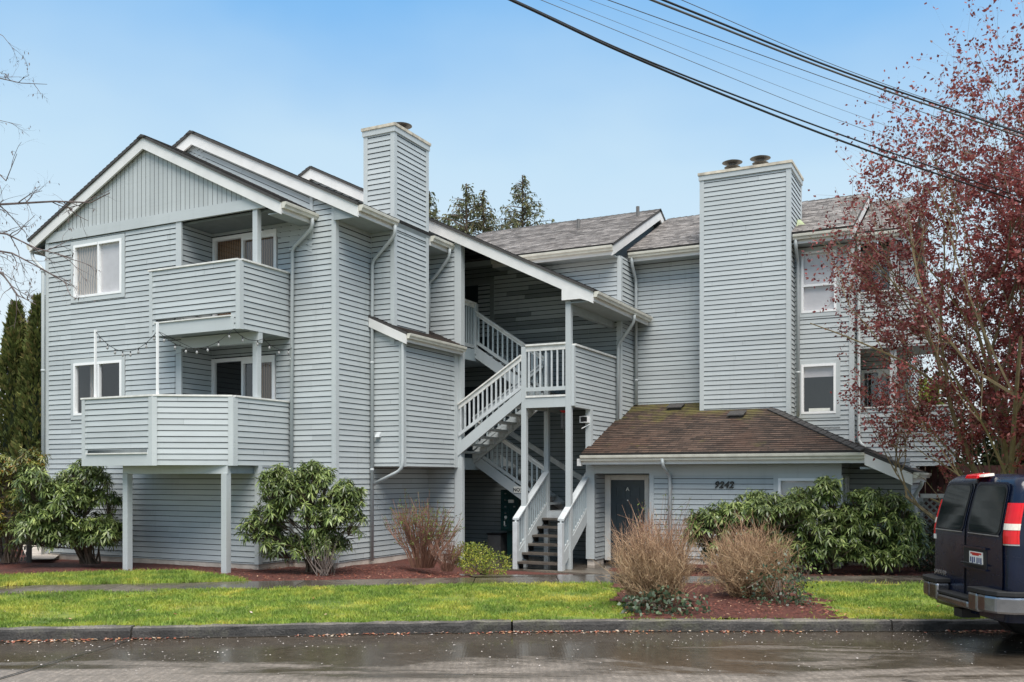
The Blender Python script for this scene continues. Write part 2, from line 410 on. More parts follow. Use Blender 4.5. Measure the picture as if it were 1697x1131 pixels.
def wet_concrete(name, c_dry, c_wet, uvscale=1, grooves=False, puddle=.52, street=False):
    m, nt, b = newmat(name); p = pos(nt)
    n1 = noise(nt, p, .33, 6, .66, dist=.5); n2 = noise(nt, p, 7, 5, .75); n3 = noise(nt, p, 42, 5, .8)
    if street:      # water stands towards the kerb
        su = nt.nodes.new('ShaderNodeUVMap').outputs[0]; sp_ = nt.nodes.new('ShaderNodeSeparateXYZ'); nt.links.new(su, sp_.inputs[0])
        mr_ = nt.nodes.new('ShaderNodeMapRange'); mr_.inputs['From Min'].default_value = 9.3; mr_.inputs['From Max'].default_value = 11.8; mr_.inputs['To Min'].default_value = .06; mr_.inputs['To Max'].default_value = -.22
        n1 = noise(nt, su, .9, 6, .68, mapscale=(.30, 1.15, 1), dist=.6)
        nt.links.new(sp_.outputs[1], mr_.inputs[0]); a_ = nt.nodes.new('ShaderNodeMath'); nt.links.new(n1, a_.inputs[0]); nt.links.new(mr_.outputs[0], a_.inputs[1]); n1 = a_.outputs[0]
    wet = ramp(nt, n1, [(puddle - .07, (1, 1, 1)), (puddle + .05, (0, 0, 0))])
    dry = ramp(nt, n3, [(.36, tuple(x * .42 for x in c_dry)), (.64, tuple(min(1, x * 1.6) for x in c_dry))])
    dry = mix(nt, dry, tuple(x * .6 for x in c_dry), ramp(nt, n2, [(.4, (.7,) * 3), (.65, (0, 0, 0))]))
    if grooves:
        gw = nt.nodes.new('ShaderNodeTexWave'); gw.bands_direction = 'X'; gw.inputs['Scale'].default_value = 3.4; gw.inputs['Distortion'].default_value = 3.0; gw.inputs['Detail'].default_value = 2; nt.links.new(nt.nodes.new('ShaderNodeUVMap').outputs[0], gw.inputs['Vector'])
        dry = mix(nt, dry, tuple(x * .5 for x in c_dry), ramp(nt, gw.outputs['Fac'], [(.15, (.32,) * 3), (.6, (0, 0, 0))]))
    wt = ramp(nt, n2, [(.3, tuple(x * .65 for x in c_wet)), (.7, tuple(x * 1.35 for x in c_wet))])
    wt = mix(nt, wt, tuple(min(1, x * 2.2) for x in c_wet), ramp(nt, n3, [(.58, (0, 0, 0)), (.75, (.6,) * 3)]))
    nt.links.new(mix(nt, dry, wt, wet), b.inputs['Base Color'])
    nt.links.new(mix(nt, ramp(nt, n2, [(.3, (.40,) * 3), (.7, (.62,) * 3)]), (.14, .14, .14), wet), b.inputs['Roughness'])
    b.inputs['Specular IOR Level'].default_value = .34
    h = n3
    if grooves:
        # dirt in fine cracks
        pass
        uv = nt.nodes.new('ShaderNodeUVMap').outputs[0]
        w = nt.nodes.new('ShaderNodeTexWave'); w.bands_direction = 'X'; w.inputs['Scale'].default_value = 9; w.inputs['Distortion'].default_value = .6; w.inputs['Detail'].default_value = 2
        nt.links.new(uv, w.inputs['Vector'])
        a = nt.nodes.new('ShaderNodeMath'); a.operation = 'MULTIPLY_ADD'; nt.links.new(w.outputs['Fac'], a.inputs[0]); a.inputs[1].default_value = .6; nt.links.new(n3, a.inputs[2]); h = a.outputs[0]
    bn = nt.nodes.new('ShaderNodeBump'); bn.inputs['Distance'].default_value = .006
    nt.links.new(h, bn.inputs['Height'])
    st = nt.nodes.new('ShaderNodeMapRange'); st.inputs['To Min'].default_value = .75; st.inputs['To Max'].default_value = .04
    nt.links.new(wet, st.inputs[0]); nt.links.new(st.outputs[0], bn.inputs['Strength']); nt.links.new(bn.outputs[0], b.inputs['Normal'])
    return m
M['road'] = wet_concrete('wet_concrete_road', (.26, .222, .185), (.068, .054, .040), grooves=True, puddle=.50, street=True)
M['walk'] = wet_concrete('wet_sidewalk_concrete', (.17, .145, .115), (.085, .07, .055), puddle=.56)
M['curb'] = simple('weathered_curb_concrete', (.13, .115, .095), .6, .5, 7, bmp=.8, bscale=45)
def kerb_mat(name, c, moss):
    m, nt, b = newmat(name); p = pos(nt)
    n1 = noise(nt, p, 38, 4, .75); n2 = noise(nt, p, 2.6, 5, .7)
    col = ramp(nt, n1, [(.3, tuple(x * .35 for x in c)), (.5, c), (.72, tuple(min(1, x * 1.9) for x in c))])
    col = mix(nt, col, tuple(x * .4 for x in c), ramp(nt, n2, [(.42, (.8,) * 3), (.6, (0, 0, 0))]))
    col = mix(nt, col, (.11, .12, .03), ramp(nt, noise(nt, p, 1.3, 5, .75), [(.55, (0, 0, 0)), (.72, (moss,) * 3)]))
    nt.links.new(col, b.inputs['Base Color']); b.inputs['Roughness'].default_value = .55; bump(nt, b, n1, .9, .02); return m
M['curb'] = kerb_mat('mottled_kerb_concrete', (.19, .17, .145), .6)
M['curbdark'] = kerb_mat('dark_kerb_face', (.052, .047, .042), .3)  # kerb face coloured darker than the kerb top
M['joint'] = simple('dark_joint_dirt', (.03, .026, .02), .8, .3)
M['ground'] = simple('distant_ground_grass', (.07, .09, .035), .9, .35, .4)
M['navy'] = None

# ------------------------------------------------------------------ street frame
YAW = math.radians(26.7); CAMH = 2.05
FX, FY = -math.sin(YAW), math.cos(YAW); RX, RY = math.cos(YAW), math.sin(YAW)
def S(X, Z, z=0): return (X * RX + Z * FX, X * RY + Z * FY, z)       # street coordinates (along, across) to world
def soft(X): return (X - math.sqrt(X * X + 1.2)) / 2                  # smooth min(X,0)
def curbZ(X): return 12.46 + .122 * soft(X)
def walkZ(X): return 16.9 + .175 * soft(X) + .015 * max(X, 0)
WALKW = 1.13
def yardz(X, Z):
    d = min(1, max(0, (Z - walkZ(X) - WALKW) / 2.6)); 
    a = 1 / (1 + math.exp((X + 1.9) * 4)); c = 1 / (1 + math.exp(-(X - 2.9) * 4))
    base = .095 * a + .07 * c - .10 * (1 - a - c)
    return .115 + (base - .115) * (d * d * (3 - 2 * d))

# ================================================================== APARTMENT BUILDING
y1, y2, yc, y4, y5, yE, yd, y6, y8 = 15.22, 16.2, 17.5, 19.92, 22.78, 21.0, 21.64, 23.8, 24.1
x0, x1, x3, x5, x6, x7 = -20.24, -13.61, -12.36, -8.45, -8.34, -2.81
YB = 31.0
B = empty('apartment_building', (0, 0, 0))
tag(B, 'three storey blue grey clapboard apartment house with gables, two chimneys and outside stairs', 'building')
UX, UY, UZ = (1, 0, 0), (0, 1, 0), (0, 0, 1)
FN, RN, LN = (0, -1, 0), (1, 0, 0), (-1, 0, 0)
def rect(a, b, c, d): return [(a, b), (c, b), (c, d), (a, d)]
def front(mb, y, poly, holes=(), **k): lap(mb, (0, y, 0), UX, UZ, FN, poly, holes, **k)
def right(mb, x, poly, holes=(), **k): lap(mb, (x, 0, 0), UY, UZ, RN, poly, holes, **k)
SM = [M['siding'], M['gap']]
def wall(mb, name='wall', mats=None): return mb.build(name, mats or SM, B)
TR = .024     # trim stands proud

# --- gable mass at the left
w = MB()
W3 = (-19.26, 6.26, -17.66, 7.51); W2 = (-19.26, 3.49, -17.66, 4.72)
tr = .115
hol = lambda h, t=tr: (h[0] - t, h[1] - t, h[2] + t, h[3] + t)
front(w, y1, rect(x0, .2, x1, 7.68), [hol(W3), hol(W2), (-15.87, 5.1, x1, 7.7), (-15.87, 2.3, x1, 4.86)])
lap(w, (x0, 0, 0), (0, -1, 0), UZ, LN, rect(-YB, .2, -y1, 7.66))
right(w, x1, rect(y1, .2, y2, 2.3))
WA = wall(w)
c = MB()
c.box((x0 - TR, y1 - TR, .2), (x0 + .09, y1 + .09, 7.67)); c.box((x1 - .09, y1 - TR, .2), (x1 + TR, y1 + .09, 2.3))
c.box((-15.96, y1 - TR, 2.3), (-15.8, y1 + .02, 4.86)); c.box((-15.96, y1 - TR, 5.1), (-15.8, y1 + .02, 7.67))
c.box((-15.8, y1 - TR, 4.86), (x1 + .02, y1 + .1, 5.1))
c.pieces('corner_board', M['board'], WA)
f = MB(); f.box((x0 + .03, y1 + .012, -.1), (x1 - .012, y2, .205)); f.box((x1 - .03, y2 + .012, -.1), (x3 - .012, y4, .205)); f.box((x3 - .03, y4 + .03, -.1), (-11.42, y4 + .2, .15)); f.pieces('foundation', M['concrete'], B)
# gable boards
w = MB(); 
R1 = dict(x=-16.88, z=9.66, s=.496, y0=15.10)
def gab(r, x): return r['z'] - r['s'] * abs(x - r['x'])
tri = [(x0 + .15, 7.9), (-13.0, 7.9), (-13.0, gab(R1, -13.0) - .12), (R1['x'], R1['z'] - .12), (x0 + .15, gab(R1, x0 + .15) - .12)]
tri = clip(tri, 0, -1, -7.9)
k = 0; xx = x0
while xx < -12.7:
    p = clip(tri, -1, 0, -xx) if tri else []; p = clip(p, 1, 0, xx + .122) if p else []
    if p: w.face([(s, y1 - .012, t) for s, t in p], 0, p)
    xx += .134
w.face([(s, y1 + .006, t) for s, t in tri], 1)
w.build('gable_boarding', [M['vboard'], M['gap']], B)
c = MB(); bb = [(x0 + .02, 7.67), (-13.08, 7.67), (-13.54, 7.9), (x0 + .02, 7.9)]; c.hexa([(a, y1 - .045, b) for a, b in bb], [(a, y1 + .02, b) for a, b in bb]); c.build('belt_board', M['board'], B)

# --- second gable mass
w = MB()
R2 = dict(x=-16.4, z=9.99, s=.481, y0=16.08)
SL3 = (-15.83, 5.33, -13.96, 7.52); SL2 = (-15.86, 2.53, -14.01, 4.74)
front(w, y2, rect(-15.87, 2.3, x1, 7.66), [hol(SL3, .03), hol(SL2, .03)])
front(w, y2, [(-12.98, .2), (x3, .2), (x3, gab(R2, x3) - .2), (-12.98, gab(R2, -12.98) - .2)])
front(w, y2, rect(x1, .2, -12.98, 7.72))
right(w, -15.87, rect(y1, 2.4, y2, 7.66))
# boards following the rake above the first roof
sl = math.sqrt(1 + R2['s'] ** 2)
ud = (1 / sl, 0, -R2['s'] / sl); vd = (R2['s'] / sl, 0, 1 / sl)
lap(w, (R2['x'], y2, R2['z'] - .12), ud, vd, FN, [(-.2, -1.2), (4.37, -1.2), (3.80, 0), (-.2, 0)], v0=-.03)
lap(w, (R2['x'], y2, R2['z'] - .12), (1 / sl, 0, R2['s'] / sl), (-R2['s'] / sl, 0, 1 / sl), FN, [(-3.8, -1.2), (.1, -1.2), (.1, 0), (-3.8, 0)], v0=-.03, base=-.004)
right(w, x3, rect(y2, .2, y4, 7.6))
WB2 = wall(w)
c = MB()
c.box((-13.03, y2 - .03, 7.2), (-12.95, y2 + .02, gab(R2, -12.98) - .2))
c.box((x3 - .09, y2 - TR, .2), (x3 + TR, y2 + .09, 7.66)); c.box((x3 - .09, y2 - TR, 7.66), (x3 + .02, y2 + .02, gab(R2, x3) - .22))
c.pieces('corner_board', M['board'], WB2)
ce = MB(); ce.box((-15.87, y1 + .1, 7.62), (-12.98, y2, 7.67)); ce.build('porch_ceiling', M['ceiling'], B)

# --- third gable: wall beside the stair hall, hall enclosure
R3 = dict(x=-15.93, z=10.20, s=.494, y0=19.80)
w = MB()
front(w, y4, [(x3, .15), (-11.5, .15), (-11.5, gab(R3, -11.5) - .15), (x3, gab(R3, x3) - .15)])
front(w, y4, [(-20, 7.2), (x3, 7.2), (x3, gab(R3, x3) - .15), (R3['x'], R3['z'] - .15), (-20, gab(R3, -20) - .15)])
WC = wall(w)
c = MB(); c.box((-11.585, y4 - TR, .0), (-11.40, y4 + .16, gab(R3, -11.4) - .12)); c.box((-11.57, y4 - .032, .0), (-11.36, y4 + .05, 2.52)); c.pieces('corner_board', M['board'], WC)
w = MB()
front(w, y5, [(-14.2, -.1), (x5, -.1), (x5, gab(R3, x5) - .1), (-14.2, gab(R3, -14.2) - .1)], [(-13.15, 5.3, -12.0, 7.47), (-13.15, 2.5, -12.0, 4.6)])
right(w, -14.2, rect(y4, -.1, y5, 9.4))
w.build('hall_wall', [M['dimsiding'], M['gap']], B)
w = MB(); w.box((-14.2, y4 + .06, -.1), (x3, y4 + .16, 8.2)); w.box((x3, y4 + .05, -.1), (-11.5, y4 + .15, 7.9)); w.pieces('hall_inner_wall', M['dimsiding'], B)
for z in (5.3, 2.5):
    d = MB(); d.box((-13.15, y5 - .03, z), (-13.03, y5 + .02, z + 2.17)); d.box((-12.12, y5 - .03, z), (-12.0, y5 + .02, z + 2.17)); d.box((-13.15, y5 - .034, z + 2.04), (-12.0, y5 + .02, z + 2.17))
    do = d.build('door', M['dimsiding'], B)
    d = MB(); d.box((-13.03, y5 - .005, z), (-12.12, y5 + .03, z + 2.04)); d.build('door_leaf', M['door'], do)
# hall floors
for z in (2.5, 5.3):
    s = MB(); s.box((-14.2, y4 + .17, z - .22), (-11.77, y5, z)); s.box((-11.77, y4 + .17, z - .28), (-11.72, y5, z + .02)); s.build('hall_floor', M['baluster'], B)

# --- right hand stair wall W5, corner, P5, P6
w = MB()
right(w, x5, rect(19.98, 3.7, y5, 5.07)); right(w, x5, rect(yE, .05, y5, 3.7))
WD0 = wall(w); w = MB()
right(w, x6, rect(y5, 3.0, y6, 7.72))
front(w, y5, rect(-12.5, 5.9, x6, 7.72)); front(w, y5, rect(x5, 3.0, x6, 6.0), base=.002)
WD1 = wall(w); w = MB()
P3W = (-4.01, 6.05, -3.19, 7.55); P2W = (-4.01, 3.58, -3.2, 4.79)
front(w, y6, rect(x6, 3.2, -6.3, 7.72)); wall(w); w = MB()
front(w, y6, rect(-4.25, 3.2, x7, 7.72), [hol(P3W, .1), hol(P2W, .1)])
front(w, y6, rect(-5.0, 2.3, x7, 3.25))
right(w, x7, rect(y6, 2.3, 25.2, 7.72))
WD = wall(w)
c = MB()
c.box((x5 - .12, yE - TR, 2.5), (x5 + TR, yE + .1, 3.7)); c.box((x5 - .12, 19.93, 3.68), (x5 + TR, 20.03, 5.07))
c.box((x6 - .085, y5 - TR, 3.2), (x6 + TR, y5 + .09, 7.68)); c.box((x7 - .09, y6 - TR, 2.5), (x7 + TR, y6 + .09, 7.7))
c.box((x5 - .1, 20.03, 3.66), (x5 + .01, 21.0, 3.7)); c.pieces('corner_board', M['board'], WD)
c = MB(); c.box((x5 - .11, 19.98, 5.07), (x5 + .05, y5 - .03, 5.115)); c.build('guard_cap', M['railcap'], WD)
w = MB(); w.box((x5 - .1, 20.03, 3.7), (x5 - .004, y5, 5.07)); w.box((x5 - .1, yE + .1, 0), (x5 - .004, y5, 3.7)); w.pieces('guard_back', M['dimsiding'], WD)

# --- entry block
w = MB()
EW = (-4.03, 1.0, -3.11, 2.01)
front(w, yE, rect(-6.96, .18, -2.71, 2.08), [hol(EW, .1)])
wall(w); w = MB(); right(w, -8.34, rect(yE, .05, yd, 2.2)); front(w, yd, rect(-8.34, .05, -6.9, 2.3), [(-8.33, -.1, -7.18, 2.1)])
wall(w); w = MB(); right(w, -2.71, rect(yE, .18, 22.3, 2.5), [(21.55, 1.0, 22.05, 2.05)])
front(w, 22.3, rect(-2.71, .18, -1.45, 2.45)); right(w, -1.45, rect(22.3, .18, 25, 2.3))
WE = wall(w)
c = MB()
c.box((-8.56, yE - TR, .07), (-8.34, yE + .1, 2.33)); c.box((-8.34, yE - .02, 2.12), (-6.96, yE + .1, 2.33)); c.box((-6.97, yE - TR, .07), (-6.86, yd, 2.12))
c.box((-6.96, yE - .022, 2.07), (-2.71, yE + .03, 2.34)); c.box((-2.8, yE - TR, .15), (-2.71 + TR, yE + .09, 2.07))
c.box((-1.54, 22.3 - TR, .15), (-1.45 + TR, 22.39, 2.2)); c.pieces('corner_board', M['board'], WE)
f = MB(); f.box((-8.54, yE + .02, -.16), (-8.36, yd, .075)); f.box((-6.95, yE + .03, -.16), (-2.74, yE + .2, .185)); f.box((-2.74, 22.33, -.1), (-1.48, 22.5, .185)); f.pieces('foundation', M['concrete'], B)
# soffit of the entry eave
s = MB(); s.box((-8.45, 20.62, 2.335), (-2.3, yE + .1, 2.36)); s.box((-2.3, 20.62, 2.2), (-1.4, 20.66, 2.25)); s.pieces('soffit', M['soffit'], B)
# entry door
d = MB()
d.box((-8.32, yd - .035, .0), (-8.17, yd + .03, 2.09)); d.box((-7.3, yd - .035, .0), (-7.19, yd + .03, 2.09)); d.box((-8.17, yd - .036, 1.965), (-7.3, yd + .03, 2.091))
DO = d.build('door', M['casing'], B, bevel=.006)
d = MB(); d.box((-8.17, yd + .0, -.06), (-7.3, yd + .04, 1.965))
for (a, b2, e2, f2) in ((-8.05, 1.52, -7.80, 1.80), (-7.68, 1.52, -7.43, 1.80), (-8.05, .82, -7.80, 1.38), (-7.68, .82, -7.43, 1.38), (-8.05, .12, -7.80, .68), (-7.68, .12, -7.43, .68)):
    d.box((a, yd - .012, b2), (e2, yd + .002, b2 + .02)); d.box((a, yd - .012, f2 - .02), (e2, yd + .002, f2)); d.box((a, yd - .012, b2 + .02), (a + .02, yd + .002, f2 - .02)); d.box((e2 - .02, yd - .012, b2 + .02), (e2, yd + .002, f2 - .02))
d.build('door_leaf', M['door'], DO)
d = MB(); d.tube([(-7.38, yd, .98), (-7.38, yd - .07, .98)], .03, 10); d.build('door_knob', M['silver'], DO)
d = MB(); d.tube([(-7.735, yd, 1.47), (-7.735, yd - .012, 1.47)], .014, 8); d.build('peephole', M['silver'], DO)

def text(s, size, loc, mat, name, parent, shear=0, ext=.008, rotz=0, offset=0, align='CENTER', spacing=1):
    cu = bpy.data.curves.new(name, 'FONT'); cu.body = s; cu.size = size; cu.shear = shear; cu.extrude = ext; cu.offset = offset; cu.align_x = align; cu.space_character = spacing
    t = bpy.data.objects.new(name, cu); COL.objects.link(t)
    t.rotation_euler = (PI / 2, 0, rotz); t.location = loc
    bpy.context.view_layer.update()
    dg = bpy.context.evaluated_depsgraph_get()
    me = bpy.data.meshes.new_from_object(t.evaluated_get(dg)); me.transform(t.matrix_world)
    bpy.data.objects.remove(t)
    o = bpy.data.objects.new(name, me); me.materials.clear(); me.materials.append(mat); COL.objects.link(o); o.parent = parent
    return o
text('A', .13, (-7.735, yd - .012, 1.70), M['sign'], 'door_letter', DO)
text('9242', .20, (-5.225, yE - .035, 1.80), M['black'], 'house_number', B, shear=.25, ext=.012, offset=.006, spacing=1.12)

# --- windows
def window(r, y, kind, mullion=None, rail=None, fw=.055, mats=None, parent=B):
    a, b, c2, d = r
    t = MB(); k = .1
    t.box((a - k, y - TR, b - k), (a, y + .03, d + k)); t.box((c2, y - TR, b - k), (c2 + k, y + .03, d + k)); t.box((a, y - TR, b - k), (c2, y + .03, b)); t.box((a, y - TR, d), (c2, y + .03, d + k))
    m = MB(); yf = y - TR - .012
    m.box((a, yf, b), (a + fw, y + .06, d)); m.box((c2 - fw, yf, b), (c2, y + .06, d)); m.box((a + fw, yf + .001, b), (c2 - fw, y + .06, b + fw)); m.box((a + fw, yf + .001, d - fw), (c2 - fw, y + .06, d))
    if mullion is not None: m.box((mullion - .025, yf + .004, b + fw), (mullion + .025, y + .05, d - fw))
    if rail is not None: m.box((a + fw, yf + .004, rail - .028), (c2 - fw, y + .05, rail + .028))
    fo = m.build('window', M['vinyl'], parent)
    t.build('window_trim', M['board'], fo)
    g = MB(); g.face([(a + fw, y + .02, b + fw), (c2 - fw, y + .02, b + fw), (c2 - fw, y + .02, d - fw), (a + fw, y + .02, d - fw)]); g.build('pane', M['glass'], fo)
    i = MB(); i.box((a, y + .85, b - .1), (c2, y + .9, d + .1)); i.box((a - .05, y + .07, b - .1), (a, y + .9, d + .1)); i.box((c2, y + .07, b - .1), (c2 + .05, y + .9, d + .1)); i.box((a, y + .07, b - .1), (c2, y + .9, b)); i.box((a, y + .07, d), (c2, y + .9, d + .1))
    i.build('room_interior', M['dark'], fo)
    return fo
f3 = window(W3, y1, 's', mullion=-18.42)
c = MB(); c.face([(-18.4, y1 + .05, 6.3), (-17.7, y1 + .05, 6.3), (-17.7, y1 + .05, 7.5), (-18.4, y1 + .05, 7.5)]); c.build('blind', M['blind'], f3)
c = MB(); c.face([(-19.22, y1 + .05, 6.3), (-18.44, y1 + .05, 6.3), (-18.44, y1 + .05, 7.5), (-19.22, y1 + .05, 7.5)]); c.build('curtain', M['warmcurtain'], f3)
f2 = window(W2, y1, 's', mullion=-18.42)
c = MB(); c.face([(-19.1, y1 + .3, 3.5), (-18.7, y1 + .3, 3.5), (-18.75, y1 + .3, 4.7), (-19.1, y1 + .3, 4.7)]); c.build('curtain', M['warmcurtain'], f2)
g3 = window(P3W, y6, 'h', rail=6.72)
c = MB(); c.face([(P3W[0], y6 + .06, 6.1), (P3W[2], y6 + .06, 6.1), (P3W[2], y6 + .06, 7.55), (P3W[0], y6 + .06, 7.55)]); c.build('blind', M['blind'], g3)
g2 = window(P2W, y6, 'h')
c = MB(); c.face([(P2W[0], y6 + .06, 4.48), (P2W[2], y6 + .06, 4.48), (P2W[2], y6 + .06, 4.79), (P2W[0], y6 + .06, 4.79)]); c.build('blind', M['blind'], g2)
c = MB(); c.box((-3.85, y6 + .08, 3.64), (-3.35, y6 + .2, 3.72)); c.build('sill_box', M['sign'], g2)
g1 = window(EW, yE, 'h', mullion=-3.2)
c = MB(); c.face([(EW[0], yE + .05, EW[1]), (EW[2], yE + .05, EW[1]), (EW[2], yE + .05, EW[3]), (EW[0], yE + .05, EW[3])]); c.build('blind', M['blind'], g1)
# narrow side window of the entry block, facing right
m = MB(); X = -2.71 + .03
for a in ((21.55, 1.0, 21.6, 2.05), (22.0, 1.0, 22.05, 2.05), (21.6, 1.0, 22.0, 1.05), (21.6, 2.0, 22.0, 2.05)): m.box((X - .06, a[0], a[1]), (X, a[2], a[3]))
fo = m.build('window', M['vinyl'], B)
g = MB(); g.face([(X - .03, 21.6, 1.05), (X - .03, 22, 1.05), (X - .03, 22, 2.0), (X - .03, 21.6, 2.0)]); g.build('pane', M['glass'], fo)
g = MB(); g.face([(X - .2, 21.5, .9), (X - .2, 22.1, .9), (X - .2, 22.1, 2.1), (X - .2, 21.5, 2.1)]); g.build('room_interior', M['dark'], fo)
# sliding doors
def slider(r, y, mid, mat):
    a, b, c2, d = r; m = MB(); yf = y - .035
    for q in ((a, b, a + .07, d), (c2 - .07, b, c2, d), (a + .07, b, c2 - .07, b + .07), (a + .07, d - .08, c2 - .07, d)): m.box((q[0], yf, q[1]), (q[2], y + .06, q[3]))
    m.box((mid - .03, yf + .006, b + .07), (mid + .03, y + .05, d - .08)); m.box((mid + .03, yf + .012, d - .15), (c2 - .07, y + .04, d - .08))
    fo = m.build('sliding_door', M['vinyl'], B)
    g = MB(); g.face([(a + .07, y + .02, b), (c2 - .07, y + .02, b), (c2 - .07, y + .02, d), (a + .07, y + .02, d)]); g.build('pane', M['glass'], fo)
    i = MB(); i.box((a, y + .9, b), (c2, y + .95, d + .1)); i.box((a - .06, y + .08, b), (a, y + .95, d)); i.box((c2, y + .08, b), (c2 + .06, y + .95, d)); i.box((a, y + .08, d), (c2, y + .95, d + .1)); i.build('room_interior', M['dark'], fo)
    c = MB(); 
    if mat == 'full': c.face([(a, y + .12, b), (c2, y + .12, b), (c2, y + .12, d), (a, y + .12, d)])
    elif mat: c.face([(mid + .1, y + .3, b), (c2 - .35, y + .3, b), (c2 - .35, y + .3, d), (mid + .1, y + .3, d)])
    if mat: c.build('curtain', M['folds'], fo)
slider(SL3, y2, -14.94, 'full'); slider(SL2, y2, -14.94, 'half')
slider((-2.78, 5.33, -1.90, 7.5), 25.2, -2.34, None); slider((-2.78, 2.53, -1.90, 4.74), 25.2, -2.34, None)

# --- roofs: slab + shingle courses
def slope(mb, A, Bp, C2, D, thick=.17, e=.14, clipx=None):
    """A,B eave left/right, C,D ridge right/left"""
    A, Bp, C2, D = map(Vector, (A, Bp, C2, D))
    u = (Bp - A).normalized(); n = u.cross(D - A).normalized()
    if n.z < 0: n = -n
    v = n.cross(u).normalized()
    if v.z < 0: v = -v
    L = lambda P: ((P - A).dot(u), (P - A).dot(v))
    lap(mb, A + n * .03, u, v, n, [L(A), L(Bp), L(C2), L(D)], e=e, t=.014, m=0, mu=1, gap=0)
    top = [P + n * .029 for P in (A, Bp, C2, D)]; bot = [P - n * .03 for P in (A, Bp, C2, D)]; b2 = [P - n * thick for P in (A, Bp, C2, D)]
    mb.hexa([tuple(p) for p in bot], [tuple(p) for p in top], 1)
    ins = lambda P: P
    c = (A + Bp + C2 + D) / 4
    ins = [u * .085, u * -.085, u * -.085, u * .085]
    bi = [P + k_ for P, k_ in zip(bot, ins)]; b2i = [P + k_ for P, k_ in zip(b2, ins)]
    mb.hexa([tuple(p) for p in b2i], [tuple(p - n * .002) for p in bi], 2)
RM = [M['shingle'], M['shingle_edge'], M['soffit']]
RMB = [M['shingle_brown'], M['shingle_edge'], M['soffit']]
def gable_roof(r, ya, yb, xl, xr, name='roof', mats=RM):
    mb = MB(); zr = r['z'] + .03
    zl = zr - r['s'] * (r['x'] - xl); zz = zr - r['s'] * (xr - r['x'])
    slope(mb, (xr, ya, zz), (xr, yb, zz), (r['x'], yb, zr), (r['x'], ya, zr))
    slope(mb, (xl, yb, zl), (xl, ya, zl), (r['x'], ya, zr), (r['x'], yb, zr))
    # ridge caps
    y = ya - .02
    while y < yb:
        mb.hexa([(r['x'] - .14, y, zr - .035), (r['x'], y, zr + .035), (r['x'] + .14, y, zr - .035)], [(r['x'] - .14, min(y + .2, yb), zr - .045), (r['x'], min(y + .2, yb), zr + .045), (r['x'] + .14, min(y + .2, yb), zr - .045)], 1); y += .19
    return mb.build(name, mats, B)
def rake(r, xl, xr, parent, hgt=.25, th=.045, left=True):
    mb = MB(); y = r['y0']
    for xe in ([xl] if left else []) + [xr]:
        za = r['z']; ze = gab(r, xe)
        pts = [(r['x'], za - hgt), (xe, ze - hgt), (xe, ze), (r['x'], za)]
        mb.hexa([(a, y, b) for a, b in pts], [(a, y + th, b) for a, b in pts])
    return mb.pieces('rake_board', M['white'], parent)
ro1 = gable_roof(R1, R1['y0'] - .03, y2 - .005, -20.75, -12.90); rake(R1, -20.72, -12.92, ro1)
ro2 = gable_roof(R2, R2['y0'] - .03, y4 - .005, -20.75, -11.68); rake(R2, -20.70, -11.70, ro2)
mb = MB(); zr = R3['z'] + .03; z_ = lambda x: zr - R3['s'] * abs(x - R3['x'])
ya = R3['y0'] - .03
RX3 = R3['x']
slope(mb, (-7.88, ya, z_(-7.88)), (-7.88, y5 - .004, z_(-7.88)), (RX3, y5 - .004, zr), (RX3, ya, zr))
slope(mb, (-7.88, y5 - .004, z_(-7.88)), (-7.88, y6 - .01, z_(-7.88)), (x6 + .03, y6 - .01, z_(x6 + .03)), (x6 + .03, y5 - .004, z_(x6 + .03)))
slope(mb, (-11.6, y5, z_(-11.6)), (-11.6, YB, z_(-11.6)), (RX3, YB, zr), (RX3, y5, zr))
slope(mb, (-20.7, YB, z_(-20.7)), (-20.7, ya, z_(-20.7)), (RX3, ya, zr), (RX3, YB, zr))
ro3 = mb.build('roof', RM, B)
rake(R3, -20.65, -7.91, ro3, hgt=.265)
mb = MB(); yy = R3['y0'] - .004
bk = [(-8.68, 6.10), (-8.22, 6.10), (-7.99, 6.02), (-8.3, gab(R3, -8.3) - .2), (-8.68, gab(R3, -8.68) - .2)]
mb.hexa([(a, yy, b) for a, b in bk], [(a, yy + .06, b) for a, b in bk])
mb.build('rake_end_block', M['white'], ro3)
# stair roof soffit, right of the rake
mb = MB(); mb.box((-8.6, 19.87, 6.03), (-7.93, y5, 6.05)); mb.box((-8.62, 19.89, 5.86), (-8.5, y5, 6.03)); mb.pieces('soffit', M['soffit'], ro3)

def eave_roof(xl, xr, ye, ze, yr, zr, rakes=()):
    mb = MB()
    slope(mb, (xl, ye, ze), (xr, ye, ze), (xr, yr, zr), (xl, yr, zr))
    slope(mb, (xr, 2 * yr - ye, ze), (xl, 2 * yr - ye, ze), (xl, yr, zr), (xr, yr, zr))
    x = xl
    while x < xr:
        q = min(x + .2, xr)
        mb.hexa([(x, yr - .14, zr - .035), (x, yr, zr + .04), (x, yr + .14, zr - .035)], [(q, yr - .14, zr - .045), (q, yr, zr + .055), (q, yr + .14, zr - .045)], 1); x += .19
    o = mb.build('roof', RM, B)
    for xe in rakes:
        k = MB()
        for (ya, za, yb, zb) in ((ye + .02, ze, yr, zr), (2 * yr - ye, ze, yr, zr)):
            pts = [(ya, za - .27), (yb, zb - .27), (yb, zb - .03), (ya, za - .03)]
            k.hexa([(xe - .04, a, b) for a, b in pts], [(xe + .012, a, b) for a, b in pts])
        k.pieces('rake_board', M['white'], o)
        k = MB(); k.face([(xe - .3, ye + .45, ze), (xe - .3, 2 * yr - ye, ze), (xe - .3, yr, zr - .1)]); k.build('gable_wall', M['siding'], o)
    return o
ro5 = eave_roof(-14.2, -8.35, 22.27, 7.90, 26.2, 9.75, [-8.38])
